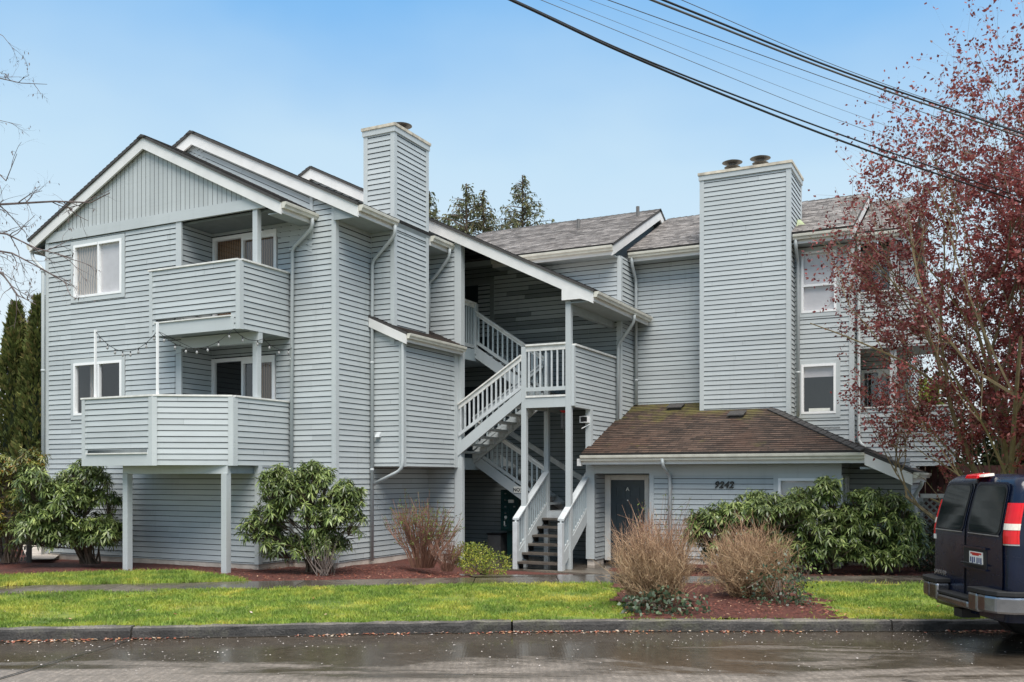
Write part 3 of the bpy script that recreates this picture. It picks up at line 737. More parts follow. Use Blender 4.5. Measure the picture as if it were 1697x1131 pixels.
ro6 = eave_roof(-8.36, -2.75, 23.32, 7.92, 26.88, 9.63, [-2.78])
ro8 = eave_roof(-2.74, -1.5, 23.95, 7.90, 27.5, 9.55, [-1.53])
for xp, yp in ((-10.35, 24.8), (-8.85, 25.6)):
    p = MB(); zz = 7.9 + (yp - 22.27) * .471; p.tube([(xp, yp, zz - .05), (xp, yp, zz + .3)], .05, 8); p.build('vent_pipe', M['steel'], ro5)
# entry roof: front slope with hip, lean-to on the right
mb = MB()
zE = lambda y: 2.56 + .415 * (y - 20.53)
slope(mb, (-8.5, 20.53, zE(20.53)), (-2.2, 20.53, zE(20.53)), (-5.16, 23.8, zE(23.8)), (-8.5, 23.8, zE(23.8)), e=.13, thick=.12)
zL = lambda x: 2.56 - .46 * (x + 2.2)
A_ = Vector((-1.27, 20.50, zL(-1.27)))
slope(mb, (-1.27, 20.50, zL(-1.27)), (-1.27, 25.5, zL(-1.27)), (-5.15, 23.82, zL(-5.15)), (-2.2, 20.50, zL(-2.2)), e=.13, thick=.1)
roE = mb.build('roof', RMB, B)
hp = MB(); a = Vector((-2.2, 20.52, zE(20.52) + .05)); b = Vector((-4.6, 20.52 + 2.4 * .46 / .415 , zE(20.52 + 2.4 * .46 / .415) + .05)); n_ = 17
for k in range(n_):
    p = a.lerp(b, k / n_); q = a.lerp(b, (k + 1.15) / n_); sx = Vector((.155, 0, -.04)); sy = Vector((-.075, -.135, -.035)); up = Vector((0, 0, .012))
    hp.hexa([p + sx + up, p + up * 3, p + sy + up, p + sy - up, p - up, p + sx - up], [q + sx, q + up * 1.2, q + sy, q + sy - up * 2, q - up * 2, q + sx - up * 2])
hp.build('hip_cap', [M['shingle_edge']], roE)
def rv(x, y):
    v = MB(); z = zE(y); s_ = .415
    lo = [(x - .17, y - .15), (x + .17, y - .15), (x + .17, y + .15), (x - .17, y + .15)]
    v.hexa([(a, b, zE(b) - .01) for a, b in lo], [(a, b, zE(b) + .09 - .01 * (b > y)) for a, b in lo]); v.hexa([(a * 1.0 + (.03 if a > x else -.03), b + (.03 if b > y else -.05), zE(b) + .091) for a, b in lo], [(a + (.03 if a > x else -.03), b + (.03 if b > y else -.05), zE(b) + .115) for a, b in lo])
    v.build('roof_vent', M['shingle_edge'], roE)
rv(-7.08, 23.45); rv(-5.35, 22.75)
k = MB(); pts = [(-2.2, zL(-2.2) - .27), (-1.29, zL(-1.29) - .27), (-1.29, zL(-1.29) - .035), (-2.2, zL(-2.2) - .035)]
k.hexa([(a, 20.50, b) for a, b in pts], [(a, 20.545, b) for a, b in pts]); k.box((-8.6, 20.52, 2.30), (-8.5, 20.62, 2.47)); k.pieces('rake_board', M['white'], roE)
# white bird droppings / scraps at the top of the roof are loose petals on the shingles: left out
# bump-out shed roof
mb = MB(); zS = lambda x: 5.65 - .44 * (x - x3)
slope(mb, (-11.33, 17.38, zS(-11.33)), (-11.33, y4, zS(-11.33)), (x3, y4, zS(x3)), (x3, 17.38, zS(x3)), e=.13, thick=.08)
roS = mb.build('roof', RMB, B)
k = MB(); pts = [(x3 + .02, zS(x3) - .24), (-11.35, zS(-11.35) - .24), (-11.35, zS(-11.35) - .035), (x3 + .02, zS(x3) - .035)]
k.hexa([(a, 17.375, b) for a, b in pts], [(a, 17.42, b) for a, b in pts]); k.build('rake_board', M['white'], roS)
w = MB(); front(w, yc, [(x3, 2.28), (-11.5, 2.28), (-11.5, zS(-11.5) - .1), (x3, zS(x3) - .1)]); right(w, -11.5, rect(yc, 2.28, y4, zS(-11.5) - .08))
w.box((x3, yc + .005, 2.27), (-11.505, y4, 2.3)); bo = w.build('bump_out', SM, B)
c = MB(); c.box((-11.6, yc - TR, 2.27), (-11.5 + TR, yc + .09, 5.05)); c.box((-11.52, y4 - .2, 2.27), (-11.5 + TR, y4 - .03, 5.1)); c.pieces('corner_board', M['board'], bo)
v = MB(); v.hexa([(-12.2, yc - .10, 2.93), (-12.08, yc - .10, 2.93), (-12.08, yc, 2.93), (-12.2, yc, 2.93)], [(-12.19, yc - .03, 3.05), (-12.09, yc - .03, 3.05), (-12.08, yc, 3.05), (-12.2, yc, 3.05)]); v.build('dryer_vent', M['rail'], bo)

# gutters: K profile along an eave
def gutter(p, q, out, parent, hgt=.125, wid=.12, fascia=.2, endcap=True):
    p = Vector(p); q = Vector(q); o = Vector(out); mb = MB(); z = Vector((0, 0, 1))
    prof = [(0, 0), (wid * .62, 0), (wid * .72, hgt * .35), (wid * .95, hgt * .55), (wid, hgt * .9), (wid, hgt), (wid - .015, hgt), (wid - .02, hgt * .62), (wid * .6, .02), (.015, .02), (.015, hgt), (0, hgt)]
    lo = [p + o * a + z * (b - hgt) for a, b in prof]; hi = [q + o * a + z * (b - hgt) for a, b in prof]
    n = len(prof); i = len(mb.v); mb.v += [tuple(k) for k in lo + hi]
    for k in range(n):
        j = (k + 1) % n; mb.f.append((i + k, i + j, i + n + j, i + n + k)); mb.m.append(0); mb.uv.append([(0, 0)] * 4)
    for e_ in (p, q):
        mb.face([e_ + o * a + z * (b - hgt) for a, b in prof[:6]] + [e_ + z * 0])
    g = mb.build('gutter', M['cream'], parent)
    f = MB(); d = (q - p).normalized()
    c = [p - o * .004 + z * -.015, q - o * .004 + z * -.015]
    f.hexa([c[0] - z * fascia, c[1] - z * fascia, c[1] - z * fascia - o * .03, c[0] - z * fascia - o * .03], [c[0], c[1], c[1] - o * .03, c[0] - o * .03]); f.build('fascia', M['white'], parent)
    return g
z1 = gab(R1, -12.92); z2 = gab(R2, -11.70); z3 = gab(R3, -7.91)
gutter((-12.91, 15.12, z1), (-12.91, y2 - .01, z1), (1, 0, 0), ro1); gutter((-20.73, y2, z1), (-20.73, 15.12, z1), (-1, 0, 0), ro1)
gutter((-11.69, 16.10, z2), (-11.69, 17.46, z2), (1, 0, 0), ro2); gutter((-11.69, 18.95, z2), (-11.69, y4 - .02, z2), (1, 0, 0), ro2)
gutter((-7.90, 19.82, z3), (-7.90, 23.7, z3), (1, 0, 0), ro3)
gutter((-11.8, 22.29, 7.87), (-8.36, 22.29, 7.87), (0, -1, 0), ro5); gutter((-8.30, 23.34, 7.88), (-6.36, 23.34, 7.88), (0, -1, 0), ro6); gutter((-4.12, 23.34, 7.88), (-2.76, 23.34, 7.88), (0, -1, 0), ro6)
gutter((-2.72, 23.97, 7.87), (-1.52, 23.97, 7.87), (0, -1, 0), ro8)
gutter((-8.5, 20.56, 2.545), (-2.2, 20.56, 2.545), (0, -1, 0), roE, hgt=.13)
gutter((-11.34, 17.40, zS(-11.33) - .0), (-11.34, y4 - .0, zS(-11.33) - .0), (1, 0, 0), roS, hgt=.11, wid=.1, fascia=.17)
gutter((-1.28, 20.52, zL(-1.27)), (-1.28, 25.4, zL(-1.27)), (1, 0, 0), roE, hgt=.12)
# flat soffits under the eaves
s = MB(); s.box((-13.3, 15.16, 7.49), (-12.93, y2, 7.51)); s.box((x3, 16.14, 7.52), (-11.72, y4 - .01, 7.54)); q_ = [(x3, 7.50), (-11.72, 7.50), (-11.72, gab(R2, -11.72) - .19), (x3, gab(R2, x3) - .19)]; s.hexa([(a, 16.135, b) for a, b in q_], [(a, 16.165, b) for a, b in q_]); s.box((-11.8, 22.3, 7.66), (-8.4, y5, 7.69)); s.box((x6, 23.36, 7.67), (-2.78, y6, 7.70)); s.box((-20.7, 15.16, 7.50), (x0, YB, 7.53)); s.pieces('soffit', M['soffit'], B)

# --- chimneys
def chimney(xa, xb, ya, yb, z0, z1, flues, fh=.30):
    w = MB(); front(w, ya, rect(xa, z0, xb, z1), v0=z0 - .03); right(w, xb, rect(ya, z0, yb, z1), v0=z0 - .03)
    lap(w, (xa, 0, 0), (0, -1, 0), UZ, LN, rect(-yb, z0, -ya, z1), v0=z0 - .03); lap(w, (0, yb, 0), (-1, 0, 0), UZ, (0, 1, 0), rect(-xb, z0, -xa, z1), v0=z0 - .03)
    ch = w.build('chimney', SM, B)
    c = MB(); k = .085
    for a, b in ((xa, ya), (xb, ya), (xb, yb), (xa, yb)):
        sx = -1 if a == xb else 1; sy = -1 if b == yb else 1
        c.box((min(a - sx * TR, a + sx * k), min(b - sy * TR, b + sy * k), z0), (max(a - sx * TR, a + sx * k), max(b - sy * TR, b + sy * k), z1))
    c.pieces('corner_board', M['board'], ch)
    c = MB(); c.box((xa - .045, ya - .045, z1 - .03), (xb + .045, yb + .045, z1 + .09)); c.build('chimney_band', M['board'], ch)
    c = MB(); c.box((xa - .065, ya - .065, z1 + .091), (xb + .065, yb + .065, z1 + .155))
    c.hexa([(xa - .06, ya - .06, z1 + .155), (xb + .06, ya - .06, z1 + .155), (xb + .06, yb + .06, z1 + .155), (xa - .06, yb + .06, z1 + .155)], [(xa + .2, ya + .2, z1 + .20), (xb - .2, ya + .2, z1 + .20), (xb - .2, yb - .2, z1 + .20), (xa + .2, yb - .2, z1 + .20)])
    c.build('chimney_cap', M['mosscap'], ch)
    for fx, fy in flues:
        t = MB(); t.disc((fx, fy), .20, .13, z1 + .17, z1 + .25); t.disc((fx, fy), .085, .085, z1 + .25, z1 + fh); t.disc((fx, fy), .13, .20, z1 + fh - .11, z1 + fh - .085, 24); t.disc((fx, fy), .10, .255, z1 + fh, z1 + fh + .035, 24); t.disc((fx, fy), .255, .12, z1 + fh + .036, z1 + fh + .085, 24); t.build('flue_cap', M['steel'], ch)
    return ch
chimney(-12.53, -11.74, 17.5, 18.9, 5.0, 9.76, [(-12.05, 18.25)], fh=.36)
ch2 = chimney(-6.36, -4.18, 23.2, 24.7, 3.3, 9.50, [(-5.70, 23.75), (-5.0, 23.75)], fh=.46)
k = MB(); k.hexa([(-4.15, 23.75, 8.1), (-3.85, 23.78, 8.15), (-4.15, 24.35, 8.4)], [(-4.15, 24.1, 8.45), (-4.05, 24.15, 8.4), (-4.15, 24.5, 8.55)]); k.build('flashing', M['flash'], ch2)
k = MB(); k.hexa([(-12.56, 17.52, 8.0), (-12.9, 17.6, 8.2), (-12.56, 18.2, 8.2)], [(-12.56, 17.6, 8.35), (-12.75, 17.7, 8.3), (-12.56, 18.2, 8.4)]); k.build('flashing', M['flash'], ro2)

# --- downspouts
def spout(pts, r=.04, mat='board'):
    q = [Vector(pts[0])]
    for i in range(1, len(pts) - 1):
        a, b, c = Vector(pts[i - 1]), Vector(pts[i]), Vector(pts[i + 1]); d1 = (a - b); d2 = (c - b)
        m1 = b + d1.normalized() * min(.1, d1.length * .4); m2 = b + d2.normalized() * min(.1, d2.length * .4)
        q += [m1, (m1 + m2 + b * 2) / 4, m2]
    q.append(Vector(pts[-1])); mb = MB(); mb.tube(q, r, 8)
    for z in (2.2, 4.6, 7.0):
        if q[-1].z < z < q[-3].z: mb.tube([(q[-1].x, q[-1].y, z - .03), (q[-1].x, q[-1].y, z + .03)], r * 1.18, 8)
    return mb.build('downspout', M[mat], B, smooth=True)
spout([(-12.85, 16.03, 7.58), (-12.86, 16.05, 7.38), (-13.46, 16.12, 7.02), (-13.50, 16.12, .14)])
spout([(-11.63, 17.36, 7.6), (-11.64, 17.38, 7.38), (-12.27, 17.42, 6.88), (-12.28, 17.42, .16)])
spout([(-11.63, 19.74, 7.6), (-11.66, 19.78, 7.4), (-12.1, 19.84, 6.98), (-12.28, 19.84, 6.85), (-12.28, 19.84, 5.7)])
spout([(-11.42, 17.44, 5.08), (-11.47, 17.43, 4.95), (-11.47, 17.43, 2.3), (-11.55, 17.43, 2.17), (-12.26, 17.45, 1.88)])
spout([(-7.84, 22.4, 6.1), (-7.86, 22.45, 5.93), (-8.36, 22.66, 5.42), (-8.38, 22.68, 3.42)])
spout([(-8.22, 23.3, 7.78), (-8.22, 23.32, 7.58), (-8.24, 23.7, 7.25), (-8.24, 23.72, 3.95)])
spout([(-4.06, 23.3, 7.78), (-4.06, 23.32, 7.58), (-4.08, 23.72, 7.3), (-4.08, 23.74, 3.55)])
spout([(-2.70, 23.95, 7.78), (-2.70, 23.97, 7.5), (-2.71, 24.0, 2.9), (-2.55, 23.9, 2.75)])
spout([(-6.5, 20.50, 2.46), (-6.5, 20.52, 2.28), (-6.46, 20.93, 2.08), (-6.46, 20.94, .1)])
spout([(-20.76, 15.2, 7.6), (-20.7, 15.18, 7.35), (-20.27, 15.14, 7.05), (-20.27, 15.14, .16)])
spout([(-1.2, 22.2, 1.95), (-1.22, 22.22, 1.85), (-1.36, 22.25, 1.65), (-1.36, 22.26, .15)])

# --- balconies
def guard(mb, p, q, z0, z1, holes=(), in_=.1):
    """clapboarded guard wall from p to q (plan), seen side to the right of p->q"""
    p = Vector((*p, 0)); q = Vector((*q, 0)); u = (q - p).normalized(); n = Vector((u.y, -u.x, 0)); L = (q - p).length
    lap(mb, p, u, UZ, n, rect(0, z0, L, z1), holes, v0=z1 + .02)
    for h0, h1 in ([(z0, z1)] if not holes else [(z0, holes[0][1]), (holes[0][3], z1)]):
        a = [p - n * .006, q - n * .006, q - n * in_, p - n * in_]
        mb.hexa([(k.x, k.y, h0) for k in a], [(k.x, k.y, h1) for k in a], 2)
def cap(pts, z, parent, wdt=.15, th=.035):
    mb = MB()
    for a, b in zip(pts, pts[1:]): mb.bar((*a, z), (*b, z), wdt, th)
    return mb.build('cap_rail', M['railcap'], parent)
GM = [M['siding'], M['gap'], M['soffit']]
XB = -13.60; YB3 = 14.65
w = MB(); guard(w, (-16.13, YB3), (XB, YB3), 5.08, 6.48, [(.16, 5.36, 2.30, 5.44)]); guard(w, (XB, YB3), (XB, y2 - .04), 5.08, 6.48); guard(w, (-16.13, y1), (-16.13, YB3), 5.08, 6.48)
b3 = w.build('balcony', GM, B); 
c = MB(); c.box((-16.0, YB3 - .022, 5.07), (-13.74, YB3 + .0, 5.345)); c.build('balcony_fascia', M['board'], b3)
c = MB(); c.box((-15.98, YB3 - .05, 5.345), (-13.82, YB3 + .03, 5.37)); c.build('drain_lip', M['railcap'], b3)
c = MB(); c.box((XB - .09, YB3 - TR, 5.07), (XB + TR, YB3 + .09, 6.47)); c.box((-16.15, YB3 - TR, 5.07), (-16.06, YB3 + .09, 6.47)); c.pieces('corner_board', M['board'], b3)
cap([(-16.18, YB3 + .04), (XB - .03, YB3 + .04), (XB - .03, y2 - .04)], 6.50, b3)
fl = MB(); fl.box((-16.1, YB3 + .1, 5.12), (XB - .1, y2 - .02, 5.3)); fl.build('balcony_floor', M['soffit'], b3)
A2 = (-14.93, 13.61); B2 = (XB, 14.47)
w = MB(); guard(w, (-16.95, 13.61), A2, 2.28, 3.67, [(.14, 2.53, 1.88, 2.60)]); guard(w, A2, B2, 2.28, 3.67); guard(w, B2, (XB, y2 - .04), 2.28, 3.67); guard(w, (-16.95, y1), (-16.95, 13.61), 2.28, 3.67)
b2 = w.build('balcony', GM, B)
c = MB(); c.box((-16.88, 13.61 - .022, 2.27), (-15.02, 13.61, 2.51)); c.build('balcony_fascia', M['board'], b2)
c = MB(); c.box((-16.82, 13.56, 2.51), (-15.06, 13.64, 2.535)); c.build('drain_lip', M['railcap'], b2)
c = MB()
c.hexa([(-15.02, 13.585, 2.27), (-14.92, 13.585, 2.27), (-14.84, 13.64, 2.27), (-14.95, 13.66, 2.27)], [(-15.02, 13.585, 3.66), (-14.92, 13.585, 3.66), (-14.84, 13.64, 3.66), (-14.95, 13.66, 3.66)])
c.hexa([(-13.67, 14.395, 2.27), (XB + .012, 14.45, 2.27), (XB + TR, 14.57, 2.27), (XB - .06, 14.5, 2.27)], [(-13.67, 14.395, 3.66), (XB + .012, 14.45, 3.66), (XB + TR, 14.57, 3.66), (XB - .06, 14.5, 3.66)])
c.box((-16.975, 13.585, 2.27), (-16.88, 13.7, 3.66)); c.pieces('corner_board', M['board'], b2)
cap([(-17.0, 13.65), (-14.94, 13.65), (-13.64, 14.5), (-13.64, y2 - .04)], 3.685, b2)
fl = MB(); pl = [(-16.9, 13.66), (-14.96, 13.66), (-13.66, 14.5), (-13.66, y2 - .02), (-15.8, y2 - .02), (-15.8, y1 + .1), (-16.9, y1 + .1)]
fl.hexa([(a, b, 2.30) for a, b in pl[:4]] + [], [(a, b, 2.48) for a, b in pl[:4]]); fl.hexa([(-16.9, 13.66, 2.301), (-13.7, 14.5, 2.301), (-13.7, y2 - .02, 2.301), (-16.9, y1 - .02, 2.301)], [(-16.9, 13.66, 2.481), (-13.7, 14.5, 2.481), (-13.7, y2 - .02, 2.481), (-16.9, y1 - .02, 2.481)])
fl.build('balcony_floor', M['soffit'], b2)
def post(x, y, z0, z1, s=.12, mat='board', name='post', rot=0):
    mb = MB(); h = s / 2; mb.box((x - h, y - h, z0), (x + h, y + h, z1)); return mb.build(name, M[mat], B, bevel=.006)
post(-13.70, y1 + .05, 5.3, 7.68, .13); post(-13.70, y1 + .05, 2.5, 4.88, .13)
post(-16.05, 13.97, .0, 2.12, .14); post(-13.77, 14.44, .0, 2.12, .14)
k = MB(); k.bar((-16.12, 13.955, 2.195), (-13.70, 14.455, 2.195), .12, .18); k.build('beam', M['board'], B)
k = MB(); k.bar((-16.05, 14.0, 2.19), (-16.05, y1, 2.19), .1, .16); k.bar((-13.77, 14.5, 2.19), (-13.77, y1, 2.19), .1, .16); k.pieces('joist', M['soffit'], B)
# right hand balconies behind the plum tree
for (za, zb, xr) in ((5.14, 6.47, -.95), (2.30, 3.69, -.65)):
    w = MB(); guard(w, (x7 + .12, y8), (xr, y8), za, zb); guard(w, (xr, y8), (xr, 26.2), za, zb)
    b8 = w.build('balcony', GM, B); cap([(x7 + .12, y8 + .04), (xr - .03, y8 + .04), (xr - .03, 26.2)], zb + .02, b8)
    c = MB(); c.box((xr - .09, y8 - TR, za), (xr + TR, y8 + .09, zb - .01)); c.pieces('corner_board', M['board'], b8)
    fl = MB(); fl.box((x7, y8 + .1, za + .03), (xr - .1, 26.2, za + .2)); fl.build('balcony_floor', M['soffit'], b8)
post(-1.95, y8 + .16, 5.3, 7.8, .15, 'rail'); post(-1.95, y8 + .16, 2.5, 5.12, .15, 'rail')
w = MB(); front(w, 25.2, rect(x7, .1, -1.7, 7.75), [(-2.8, 5.3, -1.87, 7.53), (-2.8, 2.5, -1.87, 4.77)]); right(w, -1.7, rect(25.2, .1, YB, 7.75)); wall(w)
w = MB(); w.box((x0, YB, -.1), (-1.7, YB + .1, 7.9)); w.face([(x0, YB, 7.8), (-11.6, YB, 7.8), (-11.6, YB, 8), (-15.8, YB, 10.1)]); w.build('back_wall', M['siding'], B)

# --- the outside stairs
def flight(xs, ys, n, rise, run, z0, direction, stringers, sd, mat, tm, closed=False):
    pass
def stringer(parent_name, segs, mat='board', wdt=.05):
    mb = MB()
    for p, q, h in segs: mb.bar(p, q, wdt, h)
    return mb.build(parent_name, M[mat], B)
# flight 1 goes up and back
xL, xR = -9.70, -8.56
def hexbar(mb, plane, a, b, h, t0, t1):
    """board in a vertical plane with plumb cut ends: plane 'x' or 'y'; a,b = (s,z_top)"""
    pts = [(a[0], a[1] - h), (b[0], b[1] - h), (b[0], b[1]), (a[0], a[1])]
    if plane == 'x': mb.hexa([(t0, s, z) for s, z in pts], [(t1, s, z) for s, z in pts])
    else: mb.hexa([(s, t0, z) for s, z in pts], [(s, t1, z) for s, z in pts])
G0 = -.10; RS, RU = .19, .28
mb = MB()
sl1 = RS / RU
for xx in (xL, xR):
    a = (19.50, .20 + .08 * sl1); b = (21.16, .20 + 1.74 * sl1)
    hexbar(mb, 'x', a, b, .33, xx - .03, xx + .03)
    mb.box((xx - .034, 19.545, G0), (xx + .034, 19.66, .12))
F1 = mb.pieces('stringer', M['board'], B)[0]
for k in range(6):
    t = MB(); y = 19.45 + RU * k; z = .085 + RS * k
    t.box((xL + .03, y, z - .05), (xR - .03, y + .29, z)); t.build('tread', M['tread'], F1)
    t = MB()
    for xx in (xL + .03, xR - .09):
        t.hexa([(xx, y + .03, z - .052), (xx + .06, y + .03, z - .052), (xx + .06, y + .25, z - .052), (xx, y + .25, z - .052)], [(xx, y + .16, z - .18), (xx + .06, y + .16, z - .18), (xx + .06, y + .25, z - .18), (xx, y + .25, z - .18)])
    t.pieces('bracket_and_light_block', M['black'], F1)
# mid landing
mb = MB(); mb.box((xL - .05, 21.14, 1.0), (x5 - .1, y5 - .02, 1.2)); mb.build('landing', M['rail'], B)
def railing(plane, t, a, b, rail_h, bot_h, n, mats=('railcap', 'board', 'baluster'), capw=.14, bal=.038, newels=(), depth=.09):
    """sloped or level railing; a,b = (s, z of walking line)"""
    mb = MB()
    hexbar(mb, plane, (a[0], a[1] + rail_h), (b[0], b[1] + rail_h), .04, t - capw / 2, t + capw / 2)
    hexbar(mb, plane, (a[0], a[1] + rail_h - .041), (b[0], b[1] + rail_h - .041), depth, t - .02, t + .02)
    r = mb.build('railing', M[mats[0]], B)
    mb = MB(); hexbar(mb, plane, (a[0], a[1] + bot_h), (b[0], b[1] + bot_h), .09, t - .02, t + .02); mb.build('bottom_rail', M[mats[1]], r)
    for k in range(n):
        f = (k + .5) / n; s = a[0] + (b[0] - a[0]) * f; z = a[1] + (b[1] - a[1]) * f; q = MB()
        sz = (b[1] - a[1]) / (b[0] - a[0])
        if plane == 'x': q.box((t - .016, s - bal / 2, z + bot_h - .05), (t + .016, s + bal / 2, z + rail_h - .05))
        else: q.box((s - bal / 2, t - .016, z + bot_h - .05), (s + bal / 2, t + .016, z + rail_h - .05))
        q.build('baluster', M[mats[2]], r)
    return r
for xx in (xL, xR):
    railing('x', xx, (19.47, .165), (21.17, .165 + 1.70 * .64), .92, .16, 14, ('rail', 'board', 'baluster'), capw=.15, depth=.10)
    mb = MB(); mb.box((xx - .055, 19.42, G0), (xx + .055, 19.54, 1.0)); mb.build('newel_post', M['rail'], B, bevel=.006)
# posts
post(xL, y4 + .03, G0, 5.1, .125); post(xR, y4 + .03, G0, 6.1, .13); post(xL, 21.22, G0, 5.12, .12)
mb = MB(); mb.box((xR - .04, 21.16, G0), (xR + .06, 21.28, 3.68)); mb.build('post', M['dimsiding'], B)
# flight 2: landing 1 up to the second floor, at the back
def side_flight(xa, za, xb, zb, yf, yb, n, top_off, h, matt, sm):
    mb = MB(); d = .03
    for yy, hh in ((yf, h), (yb, h)):
        hexbar(mb, 'y', (xa, za + top_off), (xb, zb + top_off), hh, yy - d, yy + d)
    o = mb.pieces('stringer', M[sm], B)[0]
    for k in range(n):
        f = (k + .5) / n; x = xa + (xb - xa) * (k / n); z = za + (zb - za) * ((k + 1) / n); r = (xb - xa) / n
        if k == n - 1: break
        t = MB(); t.box((min(x, x + r * 1.1), yf + .03, z - .05), (max(x, x + r * 1.1), yb - .03, z)); t.build('tread', M[matt], o)
        t = MB(); xm = x + r * .5
        t.box((xm - .06, yb - .16, z - .17), (xm + .06, yb - .031, z - .051)); t.box((xm - .06, yf + .031, z - .17), (xm + .06, yf + .12, z - .051)); t.pieces('bracket_and_light_block', M['rail'], o)  # added pale blocks stand in for the light between the open treads
    return o
F2 = side_flight(-9.76, 1.2, -11.74, 2.5, 21.22, 22.66, 7, .14, .30, 'treadup', 'board')
railing('y', 21.22, (-9.76, 1.32), (-11.72, 2.56), .98, .18, 14)
mb = MB(); hexbar(mb, 'y', (-9.3, 2.02), (-11.6, 3.38), .15, y5 - .09, y5 - .03); mb.build('wall_handrail', M['railcap'], B)
F3 = side_flight(-11.74, 2.5, -9.74, 3.94, y4 - .02, 21.12, 8, .17, .31, 'treadup', 'board')
railing('y', y4 - .03, (-11.46, 2.84), (-9.76, 3.93), .99, .27, 14, ('railcap', 'rail', 'rail'), capw=.12, depth=.11)
railing('y', 21.12, (-11.74, 2.62), (-9.76, 3.93), .95, .2, 12, ('rail', 'board', 'baluster'), capw=.1)
mb = MB(); mb.box((xL, y4 + .02, 3.8), (x5 - .1, y5 - .02, 3.935)); mb.box((xL + .06, y4 - .03, 3.66), (xR - .06, y4 + .03, 3.90)); mb.box((xL - .03, y4 + .1, 3.66), (xL + .03, y5 - .02, 3.90)); L2 = mb.build('landing', M['board'], B)
mb = MB(); mb.box((xL + .06, y4 - .05, 3.90), (xR - .06, y4 + .1, 3.945)); mb.build('landing_edge', M['railcap'], L2)
railing('y', y4 - .0, (xL + .06, 3.94), (xR - .06, 3.94), 1.21, .2, 7, ('railcap', 'board', 'rail'), capw=.12, depth=.12)
F4 = side_flight(-9.74, 3.94, -11.74, 5.3, 21.22, 22.66, 8, .12, .30, 'treadup', 'board')
railing('y', 21.22, (-9.76, 4.06), (-11.70, 5.36), .96, .2, 14)
railing('x', -11.74, (y4 + .17, 5.3), (21.2, 5.3), 1.22, .14, 9, ('railcap', 'board', 'baluster'))
mb = MB(); mb.box((-11.80, 21.16, 5.2), (-11.68, 21.28, 6.5)); mb.build('newel_post', M['board'], B)
# under the landings: dim posts and a dim partition
# sign on the second flight's stringer
sg = MB(); sg.box((-10.60, 21.165, 1.64), (-10.28, 21.185, 1.80)); sgo = sg.build('notice_sign', M['sign'], B)
text('NO', .12, (-10.515, 21.16, 1.675), M['black'], 'sign_text', sgo, ext=.002, offset=.003)
sg = MB()
for z in (1.74, 1.71, 1.67): sg.box((-10.41, 21.160, z), (-10.31, 21.166, z + .012))
sg.build('sign_lines', M['parcel'], sgo)
# small wall lamp under the landing
lm = MB()
for q in ((-8.68, 3.34, -8.655, 3.5), (-8.485, 3.34, -8.46, 3.5), (-8.655, 3.34, -8.485, 3.36), (-8.655, 3.48, -8.485, 3.5)): lm.box((q[0], 20.86, q[1]), (q[2], 20.97, q[3]))
lm.bar((-8.62, 20.85, 3.20), (-8.47, 20.97, 3.30), .02, .02)
lo = lm.build('wall_lamp', M['vinyl'], B); lm = MB(); lm.box((-8.655, 20.88, 3.36), (-8.485, 20.96, 3.48)); lm.build('lamp_lens', M['black'], lo)

# ================================================================== things at the building
# wind chime under the landing
t = empty('wind_chime', (0, 0, 0)); tag(t, 'small red topped wind chime hanging under the stair landing', 'wind chime')
q = MB(); q.disc((-8.85, 20.3), .03, .10, 3.55, 3.60, 12); q.build('top_disc', M['red'], t)
q = MB()
for k in range(4):
    a = k * PI / 2; q.tube([(-8.85 + .06 * math.cos(a), 20.3 + .06 * math.sin(a), 3.54), (-8.85 + .06 * math.cos(a), 20.3 + .06 * math.sin(a), 3.2)], .012, 5)
q.tube([(-8.85, 20.3, 3.56), (-8.85, 20.3, 3.05)], .006, 4); q.build('chime_tube', M['steel'], t)
# mailbox cluster in the ground floor hall
t = empty('mailbox_cluster', (0, 0, 0)); tag(t, 'dark green cluster mailbox on a pedestal in the ground floor hall', 'mailbox')
q = MB(); q.box((-11.40, 22.0, .62), (-10.86, 22.45, 1.70)); mbx = q.build('cabinet', M['mailbox'], t, bevel=.01)
q = MB(); q.box((-11.26, 22.1, -.12), (-10.98, 22.38, .62)); q.build('pedestal', M['mailbox'], t)
for r_ in range(6):
    for c_ in range(2):
        q = MB(); xa = -11.375 + c_ * .265; za = .66 + r_ * .17; q.box((xa, 21.985, za), (xa + .24, 22.0, za + .15)); dd = q.build('mail_door', M['mailbox'], mbx)
        if c_ == 0 or r_ in (1, 3):
            q = MB(); q.box((xa + .09, 21.978, za + .07), (xa + .15, 21.986, za + .11)); q.build('lock', M['silver'], dd)
q = MB(); q.tube([(-11.24, 21.985, .98), (-11.24, 21.97, .98)], .04, 12); q.box((-11.29, 21.97, .76), (-11.26, 21.986, .88)); q.box((-11.16, 21.97, 1.36), (-11.0, 21.986, 1.44)); q.build('label_plate', M['sign'], mbx)
t = empty('parcel_locker', (0, 0, 0)); tag(t, 'low dark grey parcel box beside the green cluster mailbox', 'parcel box')
q = MB(); q.box((-11.85, 22.1, -.12), (-11.46, 22.5, .50)); q.build('locker_body', M['parcel'], t, bevel=.01)
q = MB(); q.box((-11.87, 22.08, .501), (-11.44, 22.52, .54)); q.build('locker_lid', M['black'], t)
